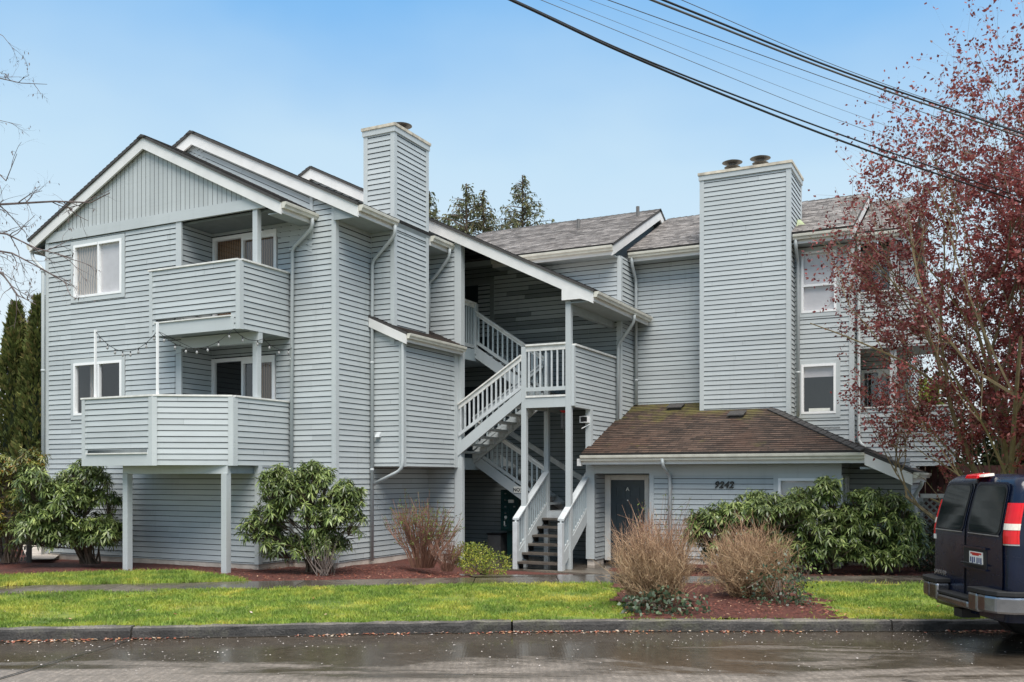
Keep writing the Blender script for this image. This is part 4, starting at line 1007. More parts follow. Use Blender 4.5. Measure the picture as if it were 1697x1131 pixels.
# poles and string lights on the lower balcony
for xx, zt, lab in ((-16.67, 5.13, 'thin white pole at the left end of the lower balcony, left of its window'), (-14.87, 5.16, 'thick white pole standing at the angled corner of the lower balcony')):
    q = MB(); q.box((xx - .02, 13.66, 3.45), (xx + .02, 13.70, zt)); tag(q.build('balcony_pole', M['vinyl'], None), lab, 'pole', 'white poles on the lower balcony')
t = empty('string_lights', (0, 0, 0)); tag(t, 'string of bulb lights slung between two white poles and the upper balcony', 'string lights')
path = [(-16.67, 13.68, 5.10), (-14.87, 13.68, 4.98), (-13.72, 14.60, 5.07), (-13.55, 15.3, 4.95), (-13.45, 16.1, 4.85)]
q = MB(); q2 = []; 
for a, b, sag, nb in zip(path, path[1:], (.42, .38, .12, .12), (8, 7, 2, 3)):
    a = Vector(a); b = Vector(b); pts = []
    for k in range(13):
        f = k / 12; p = a.lerp(b, f); p.z -= sag * 4 * f * (1 - f); pts.append(p)
    q.tube(pts, .006, 4)
    for k in range(nb):
        f = (k + .6) / nb; p = a.lerp(b, f); p.z -= sag * 4 * f * (1 - f); q2.append(p)
hang = [(-14.62, 15.16, 4.8), (-14.6, 15.14, 4.0)]
q.tube([(-14.87, 13.68, 4.98), (-14.7, 14.5, 4.7), (-15.95, 15.17, 4.75), (-15.96, 15.17, 3.4)], .005, 4)
q.build('cable', M['black'], t)
gl = simple('bulb_glass', (.30, .30, .29), .08, .02)
for p in q2:
    b = MB(); b.tube([p + Vector((0, 0, -.005)), p + Vector((0, 0, -.045))], .012, 6); bo_ = b.build('socket', M['black'], t)
    b = MB(); b.tube([p + Vector((0, 0, -z)) for z in (.045, .06, .085, .105, .115)], [.010, .020, .025, .018, .006], 8); b.build('bulb', gl, bo_, smooth=True)

# ================================================================== GROUND, STREET
def grid(name, xs, zf, mat, parent=None, kind='structure', uv=False):
    """strip mesh in street coordinates: zf(X) -> list of (Z, height)"""
    mb = MB(); rows = [[S(X, Z, h) + (X, Z) for Z, h in zf(X)] for X in xs]
    for a, b in zip(rows, rows[1:]):
        for k in range(len(a) - 1):
            q = [a[k], b[k], b[k + 1], a[k + 1]]
            mb.face([p[:3] for p in q], 0, [(p[3], p[4]) for p in q])
    o = mb.build(name, mat); 
    if kind: o['kind'] = kind
    return o
def frange(a, b, n): return [a + (b - a) * k / n for k in range(n + 1)]
XS = frange(-34, 40, 148)
g = MB(); g.face([(-600, -600, -.32), (600, -600, -.32), (600, 600, -.32), (-600, 600, -.32)]); o = g.build('ground', M['ground']); o['kind'] = 'structure'
grid('road', XS, lambda X: [(-8, -.02), (2, .0), (6, .02), (9, .015), (curbZ(X) - .4, -.005), (curbZ(X) + .02, 0)], M['road'])
# road joints
mb = MB()
def strip(mb, pts, wdt, z):
    for a, b in zip(pts, pts[1:]):
        d = Vector((b[0] - a[0], b[1] - a[1])).normalized(); n = Vector((-d.y, d.x)) * wdt / 2
        q = [(a[0] - n.x, a[1] - n.y), (b[0] - n.x, b[1] - n.y), (b[0] + n.x, b[1] + n.y), (a[0] + n.x, a[1] + n.y)]
        mb.face([S(x, z_, z) for x, z_ in q])
strip(mb, [(-4.75, 11.85), (-5.0, 10.4), (-5.5, 7)], .03, .024); strip(mb, [(3.9, 9.4), (5.2, 7.2)], .03, .026); strip(mb, [(x, curbZ(x) - .03) for x in frange(-20, 20, 40)], .06, .006)
for (xa, za, n_, dx, dz) in ((-1.5, 11.9, 22, .22, -.05), (2.0, 10.2, 18, .2, .06), (-3.6, 10.4, 14, .12, .10), (5.2, 11.2, 10, .16, -.1)):
    px_, pz_ = xa, za
    for k in range(n_):
        qx, qz = px_ + dx + random.gauss(0, .05), pz_ + dz + random.gauss(0, .07)
        strip(mb, [(px_, pz_), (qx, qz)], .008 + .008 * random.random(), .0285); px_, pz_ = qx, qz
o = mb.build('road_joint', M['joint']); o['kind'] = 'structure'
# kerb, in cast lengths with open joints
KB = [-34, -16, -9.9, -4.82, .0, 5.05, 9.2, 14, 22, 40]
for i, (a, b) in enumerate(zip(KB, KB[1:])):
    mb = MB(); xs = frange(a + .012, b - .012, max(2, int((b - a) / .16))); lift = .012 if i == 2 else 0
    prof = lambda X: [(curbZ(X), -.05, 1), (curbZ(X) + .015, .09 + lift, 1), (curbZ(X) + .035, .125 + lift, 0), (curbZ(X) + .06, .135 + lift, 0), (curbZ(X) + .17, .137 + lift, 0), (curbZ(X) + .18, .0, 0)]
    R_ = [[(S(X, Z + random.gauss(0, .006), h + random.gauss(0, .005)), m) for Z, h, m in prof(X)] for X in xs]
    for p, q in zip(R_, R_[1:]):
        for k in range(5): mb.face([p[k][0], q[k][0], q[k + 1][0], p[k + 1][0]], 1 if k < 2 else 0)
    for e_ in (R_[0], R_[-1]): mb.face([k[0] for k in e_])
    o = mb.build('kerb', [M['curb'], M['curbdark']]); o['kind'] = 'structure'
grid('turf_soil', XS, lambda X: [(curbZ(X) + .16, .112), (curbZ(X) + .6, .125), (walkZ(X) - .3, .118), (walkZ(X) + .02, .105)], M['turf'])
# sidewalk slabs
SB = [-34, -26, -20] + [round(-16.2 + 1.55 * k, 2) for k in range(24)] + [24, 32, 40]
for i, (a, b) in enumerate(zip(SB, SB[1:])):
    mb = MB(); xs = frange(a + .007, b - .007, max(1, int((b - a) / 1.2))); t1 = random.uniform(-.008, .008); t2 = random.uniform(-.008, .008)
    for p, q in zip(xs, xs[1:]):
        f = lambda X: .130 + t1 + (t2 - t1) * (X - a) / (b - a)
        lo = [S(p, walkZ(p), 0), S(q, walkZ(q), 0), S(q, walkZ(q) + WALKW, 0), S(p, walkZ(p) + WALKW, 0)]
        hi = [S(p, walkZ(p), f(p)), S(q, walkZ(q), f(q)), S(q, walkZ(q) + WALKW, f(q)), S(p, walkZ(p) + WALKW, f(p))]
        mb.hexa(lo, hi)
    o = mb.build('pavement', M['walk']); o['kind'] = 'structure'
# yard behind the pavement (bark mulch), entry walk, side path, lawn patch
grid('yard_mulch', frange(-20, 26, 92), lambda X: [(walkZ(X) + WALKW - .02 + 13 * (k / 26) ** 1.3, yardz(X, walkZ(X) + WALKW + 13 * (k / 26) ** 1.3) - .012 + .02 * math.sin(X * 2.1 + k) * (k > 0)) for k in range(27)], M['mulch'])
def patch(name, poly, mat, dz=.02, n=10, kind='structure'):
    """quad patch (4 street corners) draped on the yard"""
    a, b, c, d = [Vector(p) for p in poly]; mb = MB()
    P = lambda s, t: (a.lerp(b, s)).lerp(d.lerp(c, s), t)
    for i in range(n):
        for j in range(n):
            q = [P(i / n, j / n), P((i + 1) / n, j / n), P((i + 1) / n, (j + 1) / n), P(i / n, (j + 1) / n)]
            mb.face([S(p.x, p.y, yardz(p.x, p.y) + dz) for p in q], 0, [(p.x, p.y) for p in q])
    o = mb.build(name, mat); o['kind'] = kind; return o
patch('entry_walk', [(-.75, 17.95), (2.55, 17.98), (2.9, 20.2), (-1.15, 20.4)], M['walk'], .022)
# hall slab, world aligned
s_ = MB(); s_.box((-14.2, 19.3, -.5), (-7.0, y5, -.085)); s_.box((-8.3, 20.2, -.5), (-6.9, 21.7, -.082)); o = s_.build('porch_slab', M['walk']); o['kind'] = 'structure'
mb = MB()
pp = [(-11.0, 21.3), (-10.45, 21.4), (-13.6, 30), (-15.8, 30)]
mb.face([S(x, z, .17) for x, z in pp]); o = mb.build('side_path', M['concrete']); o['kind'] = 'structure'
# mulch island in the lawn strip
def in_island(X, Z):
    u = (X - 3.25) / 1.55; 
    zf = (Z - 14.6) / 2.3
    w = 1.0 + .07 * math.sin(Z * 3.1) + .04 * math.sin(Z * 7 + 1)
    return abs(u - .12 * zf) < w * (1.02 - .1 * (Z < 13.2)) and Z > 12.6
mb = MB(); nx, nz = 46, 30
for i in range(nx):
    for j in range(nz):
        X = .6 + i * .1; Z = 12.64 + j * .15
        if in_island(X + .05, Z + .07) and Z + .15 < walkZ(X) + .05:
            hh = lambda a, b: .125 + .05 * max(0, 1 - ((a - 2.85) / 1.9) ** 2) * max(0, 1 - ((b - 14.6) / 2.2) ** 2) + .012 * math.sin(a * 9 + b * 7)
            mb.face([S(a, b, hh(a, b)) for a, b in ((X, Z), (X + .1, Z), (X + .1, Z + .15), (X, Z + .15))])
o = mb.build('island_mulch', M['mulch']); o['kind'] = 'structure'
# lawn patch at the left behind the pavement: boundary polygon in street coordinates
LP = [(-30, walkZ(-30) + WALKW), (-6.2, walkZ(-6.2) + WALKW), (-4.8, walkZ(-4.8) + WALKW), (-5.75, 18.3), (-6.75, 19.15), (-8.3, 18.9), (-9.8, 18.2), (-12.0, 18.0), (-30, 15.5)]
def in_poly(x, y, P):
    c = False; j = len(P) - 1
    for i in range(len(P)):
        if (P[i][1] > y) != (P[j][1] > y) and x < (P[j][0] - P[i][0]) * (y - P[i][1]) / (P[j][1] - P[i][1]) + P[i][0]: c = not c
        j = i
    return c
mb = MB()
for i in range(160):
    for j in range(24):
        X = -20 + i * .1; Z = 13.6 + j * .25
        cells = [(X, Z), (X + .1, Z), (X + .1, Z + .25), (X, Z + .25)]
        if in_poly(X + .05, Z + .12, LP): mb.face([S(a, b, yardz(a, b) + .012) for a, b in cells])
o = mb.build('turf_patch', M['turf']); o['kind'] = 'structure'

def scatter(name, pts, L, W, mat, hgt=(.3, 1), flat=True):
    """small flat pieces lying about; pts (n,3) world"""
    n = len(pts); a = RNG.uniform(0, 2 * PI, n); l = RNG.uniform(*L, n); wd = RNG.uniform(*W, n); t = RNG.uniform(-.35, .35, (n, 2))
    d = np.stack([np.cos(a), np.sin(a), t[:, 0]], 1) * l[:, None] / 2; e = np.stack([-np.sin(a), np.cos(a), t[:, 1]], 1) * wd[:, None] / 2
    V = np.stack([pts - d, pts - e * .9 + d * .1, pts + d, pts + e], 1).reshape(-1, 3); F = np.arange(4 * n).reshape(n, 4)
    o = npmesh(name, V, F, mat); o['kind'] = 'stuff'; return o
# grass blades
def blades(name, spots, zs, hmin, hmax, mat):
    n = len(spots); P = np.array([S(x, z, h) for (x, z), h in zip(spots, zs)])
    a = RNG.uniform(0, 2 * PI, n); h = RNG.uniform(hmin, hmax, n) * RNG.uniform(.7, 1.25, n); w = RNG.uniform(.004, .0085, n)
    ln = RNG.normal(0, .45, (n, 2)) * h[:, None]
    s = np.stack([np.cos(a), np.sin(a), np.zeros(n)], 1) * w[:, None]
    mid = P + np.stack([ln[:, 0] * .35, ln[:, 1] * .35, h * .6], 1); tip = P + np.stack([ln[:, 0], ln[:, 1], h * .95], 1)
    V = np.stack([P - s, P + s, mid + s * .8, mid - s * .8, tip], 1).reshape(-1, 3)
    b = np.arange(n)[:, None] * 5
    F = np.concatenate([np.concatenate([b, b + 1, b + 2], 1), np.concatenate([b, b + 2, b + 3], 1), np.concatenate([b + 3, b + 2, b + 4], 1)])
    o = npmesh(name, V, F, mat); o['kind'] = 'stuff'; return o
sp = []; zz = []
while len(sp) < 135000:
    X = random.uniform(-11.5, 10.5); Z = random.uniform(curbZ(X) + .12, walkZ(X) + .05 + abs(random.gauss(0, .05)) * (math.sin(X * 6) > .2))
    if in_island(X, Z) and random.random() > .01: continue
    if X > 6.3 and random.random() < .5: continue
    # worn, thin places
    q = math.sin(X * 1.7 + 3) * math.sin(Z * 2.3 + X) ; 
    if q > .66 and random.random() < .8: continue
    if math.sin(X * 4.1 + 2 * math.sin(Z * 3)) * math.sin(Z * 5.3 + X * .7) > .78 and random.random() < .8: continue
    sp.append((X, Z)); zz.append(.115)
blades('grass', sp, zz, .026, .066, M['grass'])
sp = []; zz = []
while len(sp) < 26000:
    X = random.uniform(-13, -4.6); Z = random.uniform(14.5, 19.3)
    if in_poly(X, Z, LP): sp.append((X, Z)); zz.append(yardz(X, Z) + .01)
blades('grass', sp, zz, .045, .095, M['grass'])
# bark chips
pts = []
while len(pts) < 9000:
    X = random.uniform(-12, 9); Z = random.uniform(walkZ(X) + WALKW + .03, walkZ(X) + WALKW + 3.2)
    if in_poly(X, Z, LP) or (-1.0 < X < 2.9): continue
    pts.append(S(X, Z, yardz(X, Z) + random.uniform(.0, .02)))
for _ in range(3500):
    X = random.uniform(.6, 5.1); Z = random.uniform(12.66, 16.8)
    if in_island(X, Z): pts.append(S(X, Z, .15 + random.uniform(0, .02) + .03 * max(0, 1 - ((X - 2.85) / 1.9) ** 2)))
scatter('bark_chips', np.array(pts), (.02, .075), (.008, .03), M['chip'])
# leaf litter along the kerb and in the island
pts = []
for _ in range(1500):
    X = random.uniform(-6.5, 8); 
    if math.sin(X * 2.2) + math.sin(X * .9 + 1) < random.uniform(-1.2, .8): continue
    pts.append(S(X, curbZ(X) - abs(random.gauss(0, .09)) - .02, .014))
for _ in range(60):
    X = random.uniform(.8, 5.4); pts.append(S(X, random.uniform(12.7, 13.6), .175))
for _ in range(20): X = random.uniform(5, 8); pts.append(S(X, random.uniform(13.4, 16), .15))
for _ in range(70): X = random.uniform(-9, 8); pts.append(S(X, random.uniform(curbZ(X) + .3, walkZ(X) - .1), .16))
scatter('leaf_litter', np.array(pts), (.018, .075), (.012, .045), M['litter'])
pts = []
for _ in range(1100):
    X = random.uniform(-6.5, 7); Z = curbZ(X) - abs(random.gauss(0, 1.2)) - .06
    if Z > 8.6: pts.append(S(X, Z, .027))
scatter('fallen_petals', np.array(pts), (.006, .034), (.005, .02), M['petal'])

# ================================================================== VEGETATION
def leaf_arrays(P, D, U, L, W, droop=.25, fold=.15, segs=2):
    """P base points, D unit axes, U unit up hints, L lengths, W widths -> verts/faces of leaves"""
    n = len(P); Sd = np.cross(D, U); Sd /= np.maximum(np.linalg.norm(Sd, axis=1, keepdims=True), 1e-6); Nn = np.cross(Sd, D)
    L = L[:, None]; W = W[:, None] / 2; Z = np.array([0, 0, -1.0])
    if segs == 1:
        m = P + D * L * .45 + Nn * L * .04; tip = P + D * L + Z * L * droop
        V = np.stack([P, m + Sd * W, tip, m - Sd * W], 1).reshape(-1, 3); b = np.arange(n)[:, None] * 4
        F = np.concatenate([b, b + 1, b + 2, b + 3], 1); return V, F
    m1 = P + D * L * .33 + Z * L * droop * .12; m2 = P + D * L * .74 + Z * L * droop * .55; tip = P + D * L * .98 + Z * L * droop
    up = Nn * W * fold
    V = np.stack([P, m1 + Sd * W * .85 + up, m1 - Sd * W * .85 + up, m2 + Sd * W * .8 + up, m2 - Sd * W * .8 + up, tip], 1).reshape(-1, 3)
    b = np.arange(n)[:, None] * 6
    F = np.concatenate([np.concatenate([b, b + 1, b + 2, b + 2], 1), np.concatenate([b + 2, b + 1, b + 3, b + 4], 1), np.concatenate([b + 4, b + 3, b + 5, b + 5], 1)])
    return V, F
def tri_fix(F):
    return F
def leaves(name, P, D, U, L, W, mat, parent, **k):
    V, F = leaf_arrays(np.asarray(P, float), np.asarray(D, float), np.asarray(U, float), np.asarray(L, float), np.asarray(W, float), **k)
    if F.shape[1] == 4 and k.get('segs', 2) == 2:
        n = len(P); b = np.arange(n)[:, None] * 6
        F = np.concatenate([np.concatenate([b, b + 1, b + 2], 1), np.concatenate([b + 2, b + 1, b + 3], 1), np.concatenate([b + 2, b + 3, b + 4], 1), np.concatenate([b + 4, b + 3, b + 5], 1)])
    return npmesh(name, V, F, mat, parent)
def unit(v): 
    v = np.asarray(v, float); return v / np.maximum(np.linalg.norm(v, axis=-1, keepdims=True), 1e-9)
def plant(name, label, cat, group=None):
    t = empty(name); tag(t, label, cat, group); return t

def rhodo(t, base, lobes, n_ros, mat, leafL=(.115, .17), trunks=3, seed=1, hollow=.45, low=.0, sublobes=8):
    """broadleaf evergreen: limbs, and whorls of long leaves at the twig ends; lobes = (cx,cy,cz,rx,ry,rz) world"""
    rg = np.random.default_rng(seed); tips = []; axes = []
    sub = []
    for l in lobes:                       # every lobe breaks up into a few leafy heads with gaps between them
        for _ in range(sublobes):
            d = unit(rg.normal(size=3)); d[2] = abs(d[2]) * .9 if d[2] < -.4 else d[2]
            q = rg.uniform(.34, .52); sub.append((*(np.array(l[:3]) + d * np.array(l[3:6]) * rg.uniform(.5, .92)), l[3] * q, l[4] * q, l[5] * q * .85))
    main = lobes; lobes = sub
    wts = np.array([l[3] * l[4] * l[5] for l in lobes]) ** .67; wts /= wts.sum()
    for _ in range(n_ros):
        l = lobes[rg.choice(len(lobes), p=wts)] if rg.random() < .55 else main[rg.integers(len(main))]
        d = unit(rg.normal(size=3)); 
        if d[2] < -.55: d[2] *= -.5
        r = (hollow + (1 - hollow) * rg.random() ** .5) * rg.uniform(.85, 1.1)
        p = np.array(l[:3]) + d * np.array(l[3:]) * r
        if p[2] < base[2] + .18 + low: p[2] = base[2] + .18 + low + rg.random() * .3
        tips.append(p); axes.append(unit(d * .45 + np.array([0, 0, .85]) + rg.normal(size=3) * .25))
    tips = np.array(tips); axes = np.array(axes)
    st = MB(); nl = max(5, n_ros // 36); idx = rg.choice(n_ros, nl, replace=False); base = np.array(base)
    nodes = []
    for k in idx:
        b0 = base + np.array([rg.uniform(-.2, .2) * trunks / 3, rg.uniform(-.15, .15), 0]); e = base + (tips[k] - base) * .68
        mid = (b0 + e) / 2 + np.array([rg.uniform(-.12, .12), rg.uniform(-.12, .12), .08]) - (e - b0) * np.array([.18, .18, -.05])
        st.tube([b0, mid, e], [.024, .017, .010], 5); nodes += [mid, e, mid * .5 + e * .5]
    nodes = np.array(nodes)
    for p, a in zip(tips, axes):
        q = nodes[np.argmin(((nodes - p) ** 2).sum(1) + np.where(nodes[:, 2] > p[2], .3, 0))]
        m = (q + p) / 2 + np.array([0, 0, -.04]); st.tube([q, m, p], [.009, .007, .005], 4, cap=False)
    st.build('stem', M['bark'], t)
    P, D, U, L, W = [], [], [], [], []
    for p, a in zip(tips, axes):
        k = rg.integers(10, 15); s = unit(np.cross(a, rg.normal(size=3))); c = np.cross(a, s); ph = rg.uniform(0, 6.3)
        el0 = rg.uniform(-.45, .15)
        for j in range(k):
            th = ph + 2 * PI * j / k * 1.62; el = el0 + rg.uniform(-.3, .35) + (.8 if j > k - 3 else 0)
            d = (s * math.cos(th) + c * math.sin(th)) * math.cos(el) + a * math.sin(el)
            P.append(p + a * rg.uniform(-.05, .02)); D.append(d); U.append(a); L.append(rg.uniform(*leafL)); W.append(rg.uniform(.028, .039))
    leaves('foliage', P, unit(D), U, L, W, mat, t, droop=.42, fold=.25)

def L_(X, Z, z, rx, ry, rz):
    p = S(X, Z, z); return (p[0], p[1], p[2], rx, ry, rz)
def gz(X, Z): return yardz(X, Z)
t = plant('rhododendron', 'big dark green rhododendron with bare crooked trunks left of the balcony post', 'shrub')
rhodo(t, S(-9.3, 20.7, .13), [L_(-10.1, 20.4, 1.7, .75, .7, .75), L_(-9.2, 20.3, 1.35, .75, .6, .7), L_(-8.75, 20.2, .9, .55, .5, .35), L_(-10.3, 20.2, .85, .6, .6, .45), L_(-9.3, 20.6, 2.05, .5, .45, .4), L_(-9.6, 20.2, .72, .5, .5, .3), L_(-9.65, 20.1, 1.5, .5, .5, .65), L_(-10.0, 20.2, 1.15, .6, .5, .5), L_(-9.0, 20.3, .75, .6, .5, .3)], 1300, M['rhodo'], seed=3)
t = plant('photinia_shrub', 'tall shrub with yellow green and red leaf tips at the left edge beside the arborvitae', 'shrub')
rhodo(t, S(-11.3, 21.0, .13), [L_(-11.2, 20.9, 1.9, .65, .6, .75), L_(-11.7, 20.7, 1.2, .7, .6, .8), L_(-10.7, 20.9, 2.25, .4, .4, .4), L_(-11.9, 20.6, .9, .6, .5, .5), L_(-10.5, 20.6, 1.5, .6, .5, .6)], 760, M['rhodo_red'], seed=4, leafL=(.10, .15))
t = plant('rhododendron', 'rounded green rhododendron in front of the downspouts between the balcony and the bump out', 'shrub')
rhodo(t, S(-3.95, 19.0, .12), [L_(-4.35, 18.9, 1.45, .82, .7, .7), L_(-3.6, 18.9, 1.15, .75, .65, .6), L_(-5.0, 18.95, .95, .5, .5, .5), L_(-4.0, 18.9, 2.05, .42, .4, .42), L_(-4.75, 18.9, 1.95, .35, .35, .38), L_(-3.35, 18.9, 1.7, .35, .4, .3), L_(-4.5, 18.8, .62, .55, .45, .3), L_(-3.75, 18.85, .72, .6, .5, .3)], 1050, M['rhodo'], seed=5, trunks=5, low=.05)
t = plant('rhododendron', 'spreading rhododendron under the house number 9242', 'shrub')
rhodo(t, S(4.75, 19.2, .1), [L_(4.5, 19.2, 1.0, 1.0, .7, .62), L_(5.15, 19.1, 1.15, .9, .7, .6), L_(4.0, 19.2, .95, .5, .5, .5), L_(4.7, 19.0, .55, 1.1, .6, .4), L_(5.5, 19.0, .6, .6, .6, .5)], 1100, M['rhodo'], seed=6)
t = plant('rhododendron', 'tallest of the right hand rhododendrons, its topmost whorl in front of the ground floor window', 'shrub')
rhodo(t, S(6.3, 19.1, .1), [L_(6.15, 19.1, 1.15, .75, .7, .75), L_(6.35, 19.0, 1.75, .32, .32, .32), L_(6.3, 18.9, .6, .8, .6, .45), L_(5.8, 19.1, 1.35, .5, .5, .35), L_(6.8, 19.0, .9, .5, .6, .6), L_(5.9, 18.9, .5, .5, .5, .38)], 960, M['rhodo'], seed=7)
t = plant('rhododendron', 'rightmost rhododendron, before the lean-to wall and next to the dark boxwood', 'shrub')
rhodo(t, S(7.5, 19.0, .1), [L_(7.4, 19.0, 1.0, .75, .7, .75), L_(7.15, 18.9, 1.55, .4, .4, .3), L_(7.6, 18.9, .5, .7, .6, .38), L_(7.9, 18.95, .9, .4, .5, .5), L_(7.0, 18.9, .55, .5, .5, .4)], 900, M['rhodo'], seed=8)

def ball_shrub(t, lobes, n, mat, L, W, zmin, seed, stem=None):
    rg = np.random.default_rng(seed); P = []; D = []
    w = np.array([l[3] * l[4] * l[5] for l in lobes]) ** .67; w /= w.sum()
    for _ in range(n):
        l = lobes[rg.choice(len(lobes), p=w)]; d = unit(rg.normal(size=3)); r = .55 + .5 * rg.random() ** .45
        bumpf = 1 + .12 * math.sin(d[0] * 9 + seed) * math.sin(d[2] * 8) + .08 * math.sin(d[1] * 17)
        p = np.array(l[:3]) + d * np.array(l[3:]) * r * bumpf
        if p[2] < zmin: continue
        P.append(p); D.append(unit(d + rg.normal(size=3) * .7 + np.array([0, 0, .5])))
    n = len(P); leaves('foliage', P, D, unit(rg.normal(size=(n, 3))), rg.uniform(*L, n), rg.uniform(*W, n), mat, t, segs=1, droop=.05)
    if stem:
        st = MB(); b = np.array(stem)
        for k in range(14): 
            l = lobes[k % len(lobes)]; e = np.array(l[:3]) + unit(rg.normal(size=3)) * np.array(l[3:]) * .6
            st.tube([b + rg.normal(size=3) * .04, (b + e) / 2 + rg.normal(size=3) * .04, e], [.014, .01, .004], 4)
        st.build('stem', M['bark'], t)
t = plant('boxwood', 'dense dark boxwood between the rhododendrons and the van', 'shrub')
ball_shrub(t, [L_(8.65, 19.5, .6, .5, .5, .52), L_(9.2, 19.5, .65, .55, .5, .55), L_(8.5, 19.3, .4, .35, .35, .35)], 5200, M['box'], (.035, .06), (.02, .034), .1, 9, S(8.8, 19.5, .05))
t = plant('golden_euonymus', 'low yellow green rounded shrub left of the stair foot', 'shrub')
ball_shrub(t, [L_(-.75, 19.3, .36, .38, .4, .32), L_(-.35, 19.2, .27, .32, .4, .24), L_(-.95, 19.4, .42, .28, .35, .26)], 2600, M['lime'], (.03, .055), (.02, .034), .02, 10, S(-.6, 19.3, 0))
t = plant('narrow_leaf_shrub', 'small half bare shrub with pale twigs in front of the middle rhododendron', 'shrub')
st = MB(); rg = np.random.default_rng(21); tips = []
for k in range(30):
    b = np.array(S(-3.65 + rg.normal() * .07, 18.35 + rg.normal() * .06, .12)); a = rg.uniform(0, 2 * PI); sp_ = rg.uniform(.12, .55); h = rg.uniform(.35, .85)
    e = b + np.array([math.cos(a) * sp_, math.sin(a) * sp_, h]); m = (b + e) / 2 + rg.normal(size=3) * .04 - np.array([0, 0, .03]); st.tube([b, m, e], [.008, .006, .003], 4, cap=False); tips.append((m, e))
st.build('stem', M['greytwig'], t)
P = []; D = []
for m, e in tips:
    for j in range(13): f = rg.uniform(.5, 1); P.append(m + (e - m) * f); D.append(unit(rg.normal(size=3) + np.array([0, 0, .4])))
leaves('foliage', P, D, unit(rg.normal(size=(len(P), 3))), rg.uniform(.04, .08, len(P)), rg.uniform(.012, .02, len(P)), M['rhodo'], t, segs=1)

def twig_shrub(t, cx, cz, n, h, spread, mat, rad=.005, seed=0, buds=0, forks=2, budmat='bud', zb=.12, lean=(0, 0), flat=.75, hv=(.75, 1.08), budL=(.018, .05), wild=0):
    rg = np.random.default_rng(seed); st = MB(); B_ = []; BD = []
    for k in range(n):
        a = rg.uniform(0, 2 * PI); rr = math.sqrt(rg.random()); hh = h * rg.uniform(*hv) * (1 - .30 * rr ** 2)
        b = np.array(S(cx + math.cos(a) * rr * spread * .28, cz + math.sin(a) * rr * spread * .28 * flat, zb))
        e = np.array(S(cx + math.cos(a) * rr * spread + lean[0] + rg.normal() * .05, cz + math.sin(a) * rr * spread * flat + lean[1], zb + hh))
        m1 = b + (e - b) * .35 + rg.normal(size=3) * .03 - (np.array([*(e - b)[:2], 0])) * .12; m2 = b + (e - b) * .7 + rg.normal(size=3) * .025
        m1 = m1 + rg.normal(size=3) * .03 * wild; m2 = m2 + rg.normal(size=3) * .05 * wild; e = e + rg.normal(size=3) * .06 * wild
        st.tube([b, m1, m2, e], [rad * 1.5, rad * 1.15, rad * .85, rad * .4], 3, cap=False)
        ends = [(m2, e)]
        for j in range(forks):
            f = rg.uniform(.3, .9); p = (m1 + (m2 - m1) * (f - .3) / .4) if f < .7 else m2 + (e - m2) * (f - .7) / .3
            d = unit((e - b) + rg.normal(size=3) * (.45 + .25 * wild) * np.linalg.norm(e - b)); l = hh * rg.uniform(.10, .34 - .10 * min(1, wild)); q = p + d * l + np.array([0, 0, l * .25])
            st.tube([p, (p + q) / 2 + rg.normal(size=3) * .012, q], [rad * .8, rad * .6, rad * .35], 3, cap=False); ends.append((p, q))
        for p, q in ends:
            for j in range(buds if rg.random() < .8 else 0):
                f = rg.uniform(.55, 1.0); B_.append(p + (q - p) * f); BD.append(unit(unit(q - p) + rg.normal(size=3) * .7))
    st.build('stem', mat, t)
    if B_: leaves('leaf_buds', B_, BD, unit(rg.normal(size=(len(B_), 3))), rg.uniform(*budL, len(B_)), rg.uniform(.012, .024, len(B_)), M[budmat], t, segs=1)
t = plant('red_twig_shrub', 'upright bare shrub with red brown stems and fresh green buds beside the corner downspout', 'shrub')
twig_shrub(t, -1.9, 19.9, 120, 1.42, .88, M['redtwig'], .0085, 31, buds=4, forks=3, budL=(.03, .07))
t = plant('red_twig_shrub', 'small low red twigged bush between the big bare shrub and the yellow green shrub', 'shrub')
twig_shrub(t, -1.32, 19.1, 80, .68, .40, M['redtwig'], .0045, 32, forks=4)
t = plant('spirea', 'larger dense straw brown spirea with dark ivy at its foot, nearest the kerb', 'shrub')
twig_shrub(t, 2.08, 13.75, 560, 1.30, .68, M['straw'], .0030, 33, forks=15, flat=.95, hv=(.35, 1.12), wild=1.5)
st = MB(); 
t2 = plant('spirea', 'second straw brown spirea, farther from the kerb and right of the bigger one', 'shrub')
twig_shrub(t2, 3.72, 14.7, 540, 1.15, .76, M['straw'], .0030, 34, forks=15, flat=.85, hv=(.35, 1.12), wild=1.7)
t3 = plant('budding_shrub', 'thin grey stems with pale green buds rising behind the larger spirea before the door', 'shrub')
twig_shrub(t3, 2.6, 17.0 - .3, 26, 1.62, .75, M['redtwig'], .0045, 35, buds=3, forks=2, lean=(.15, 0), budL=(.025, .06))
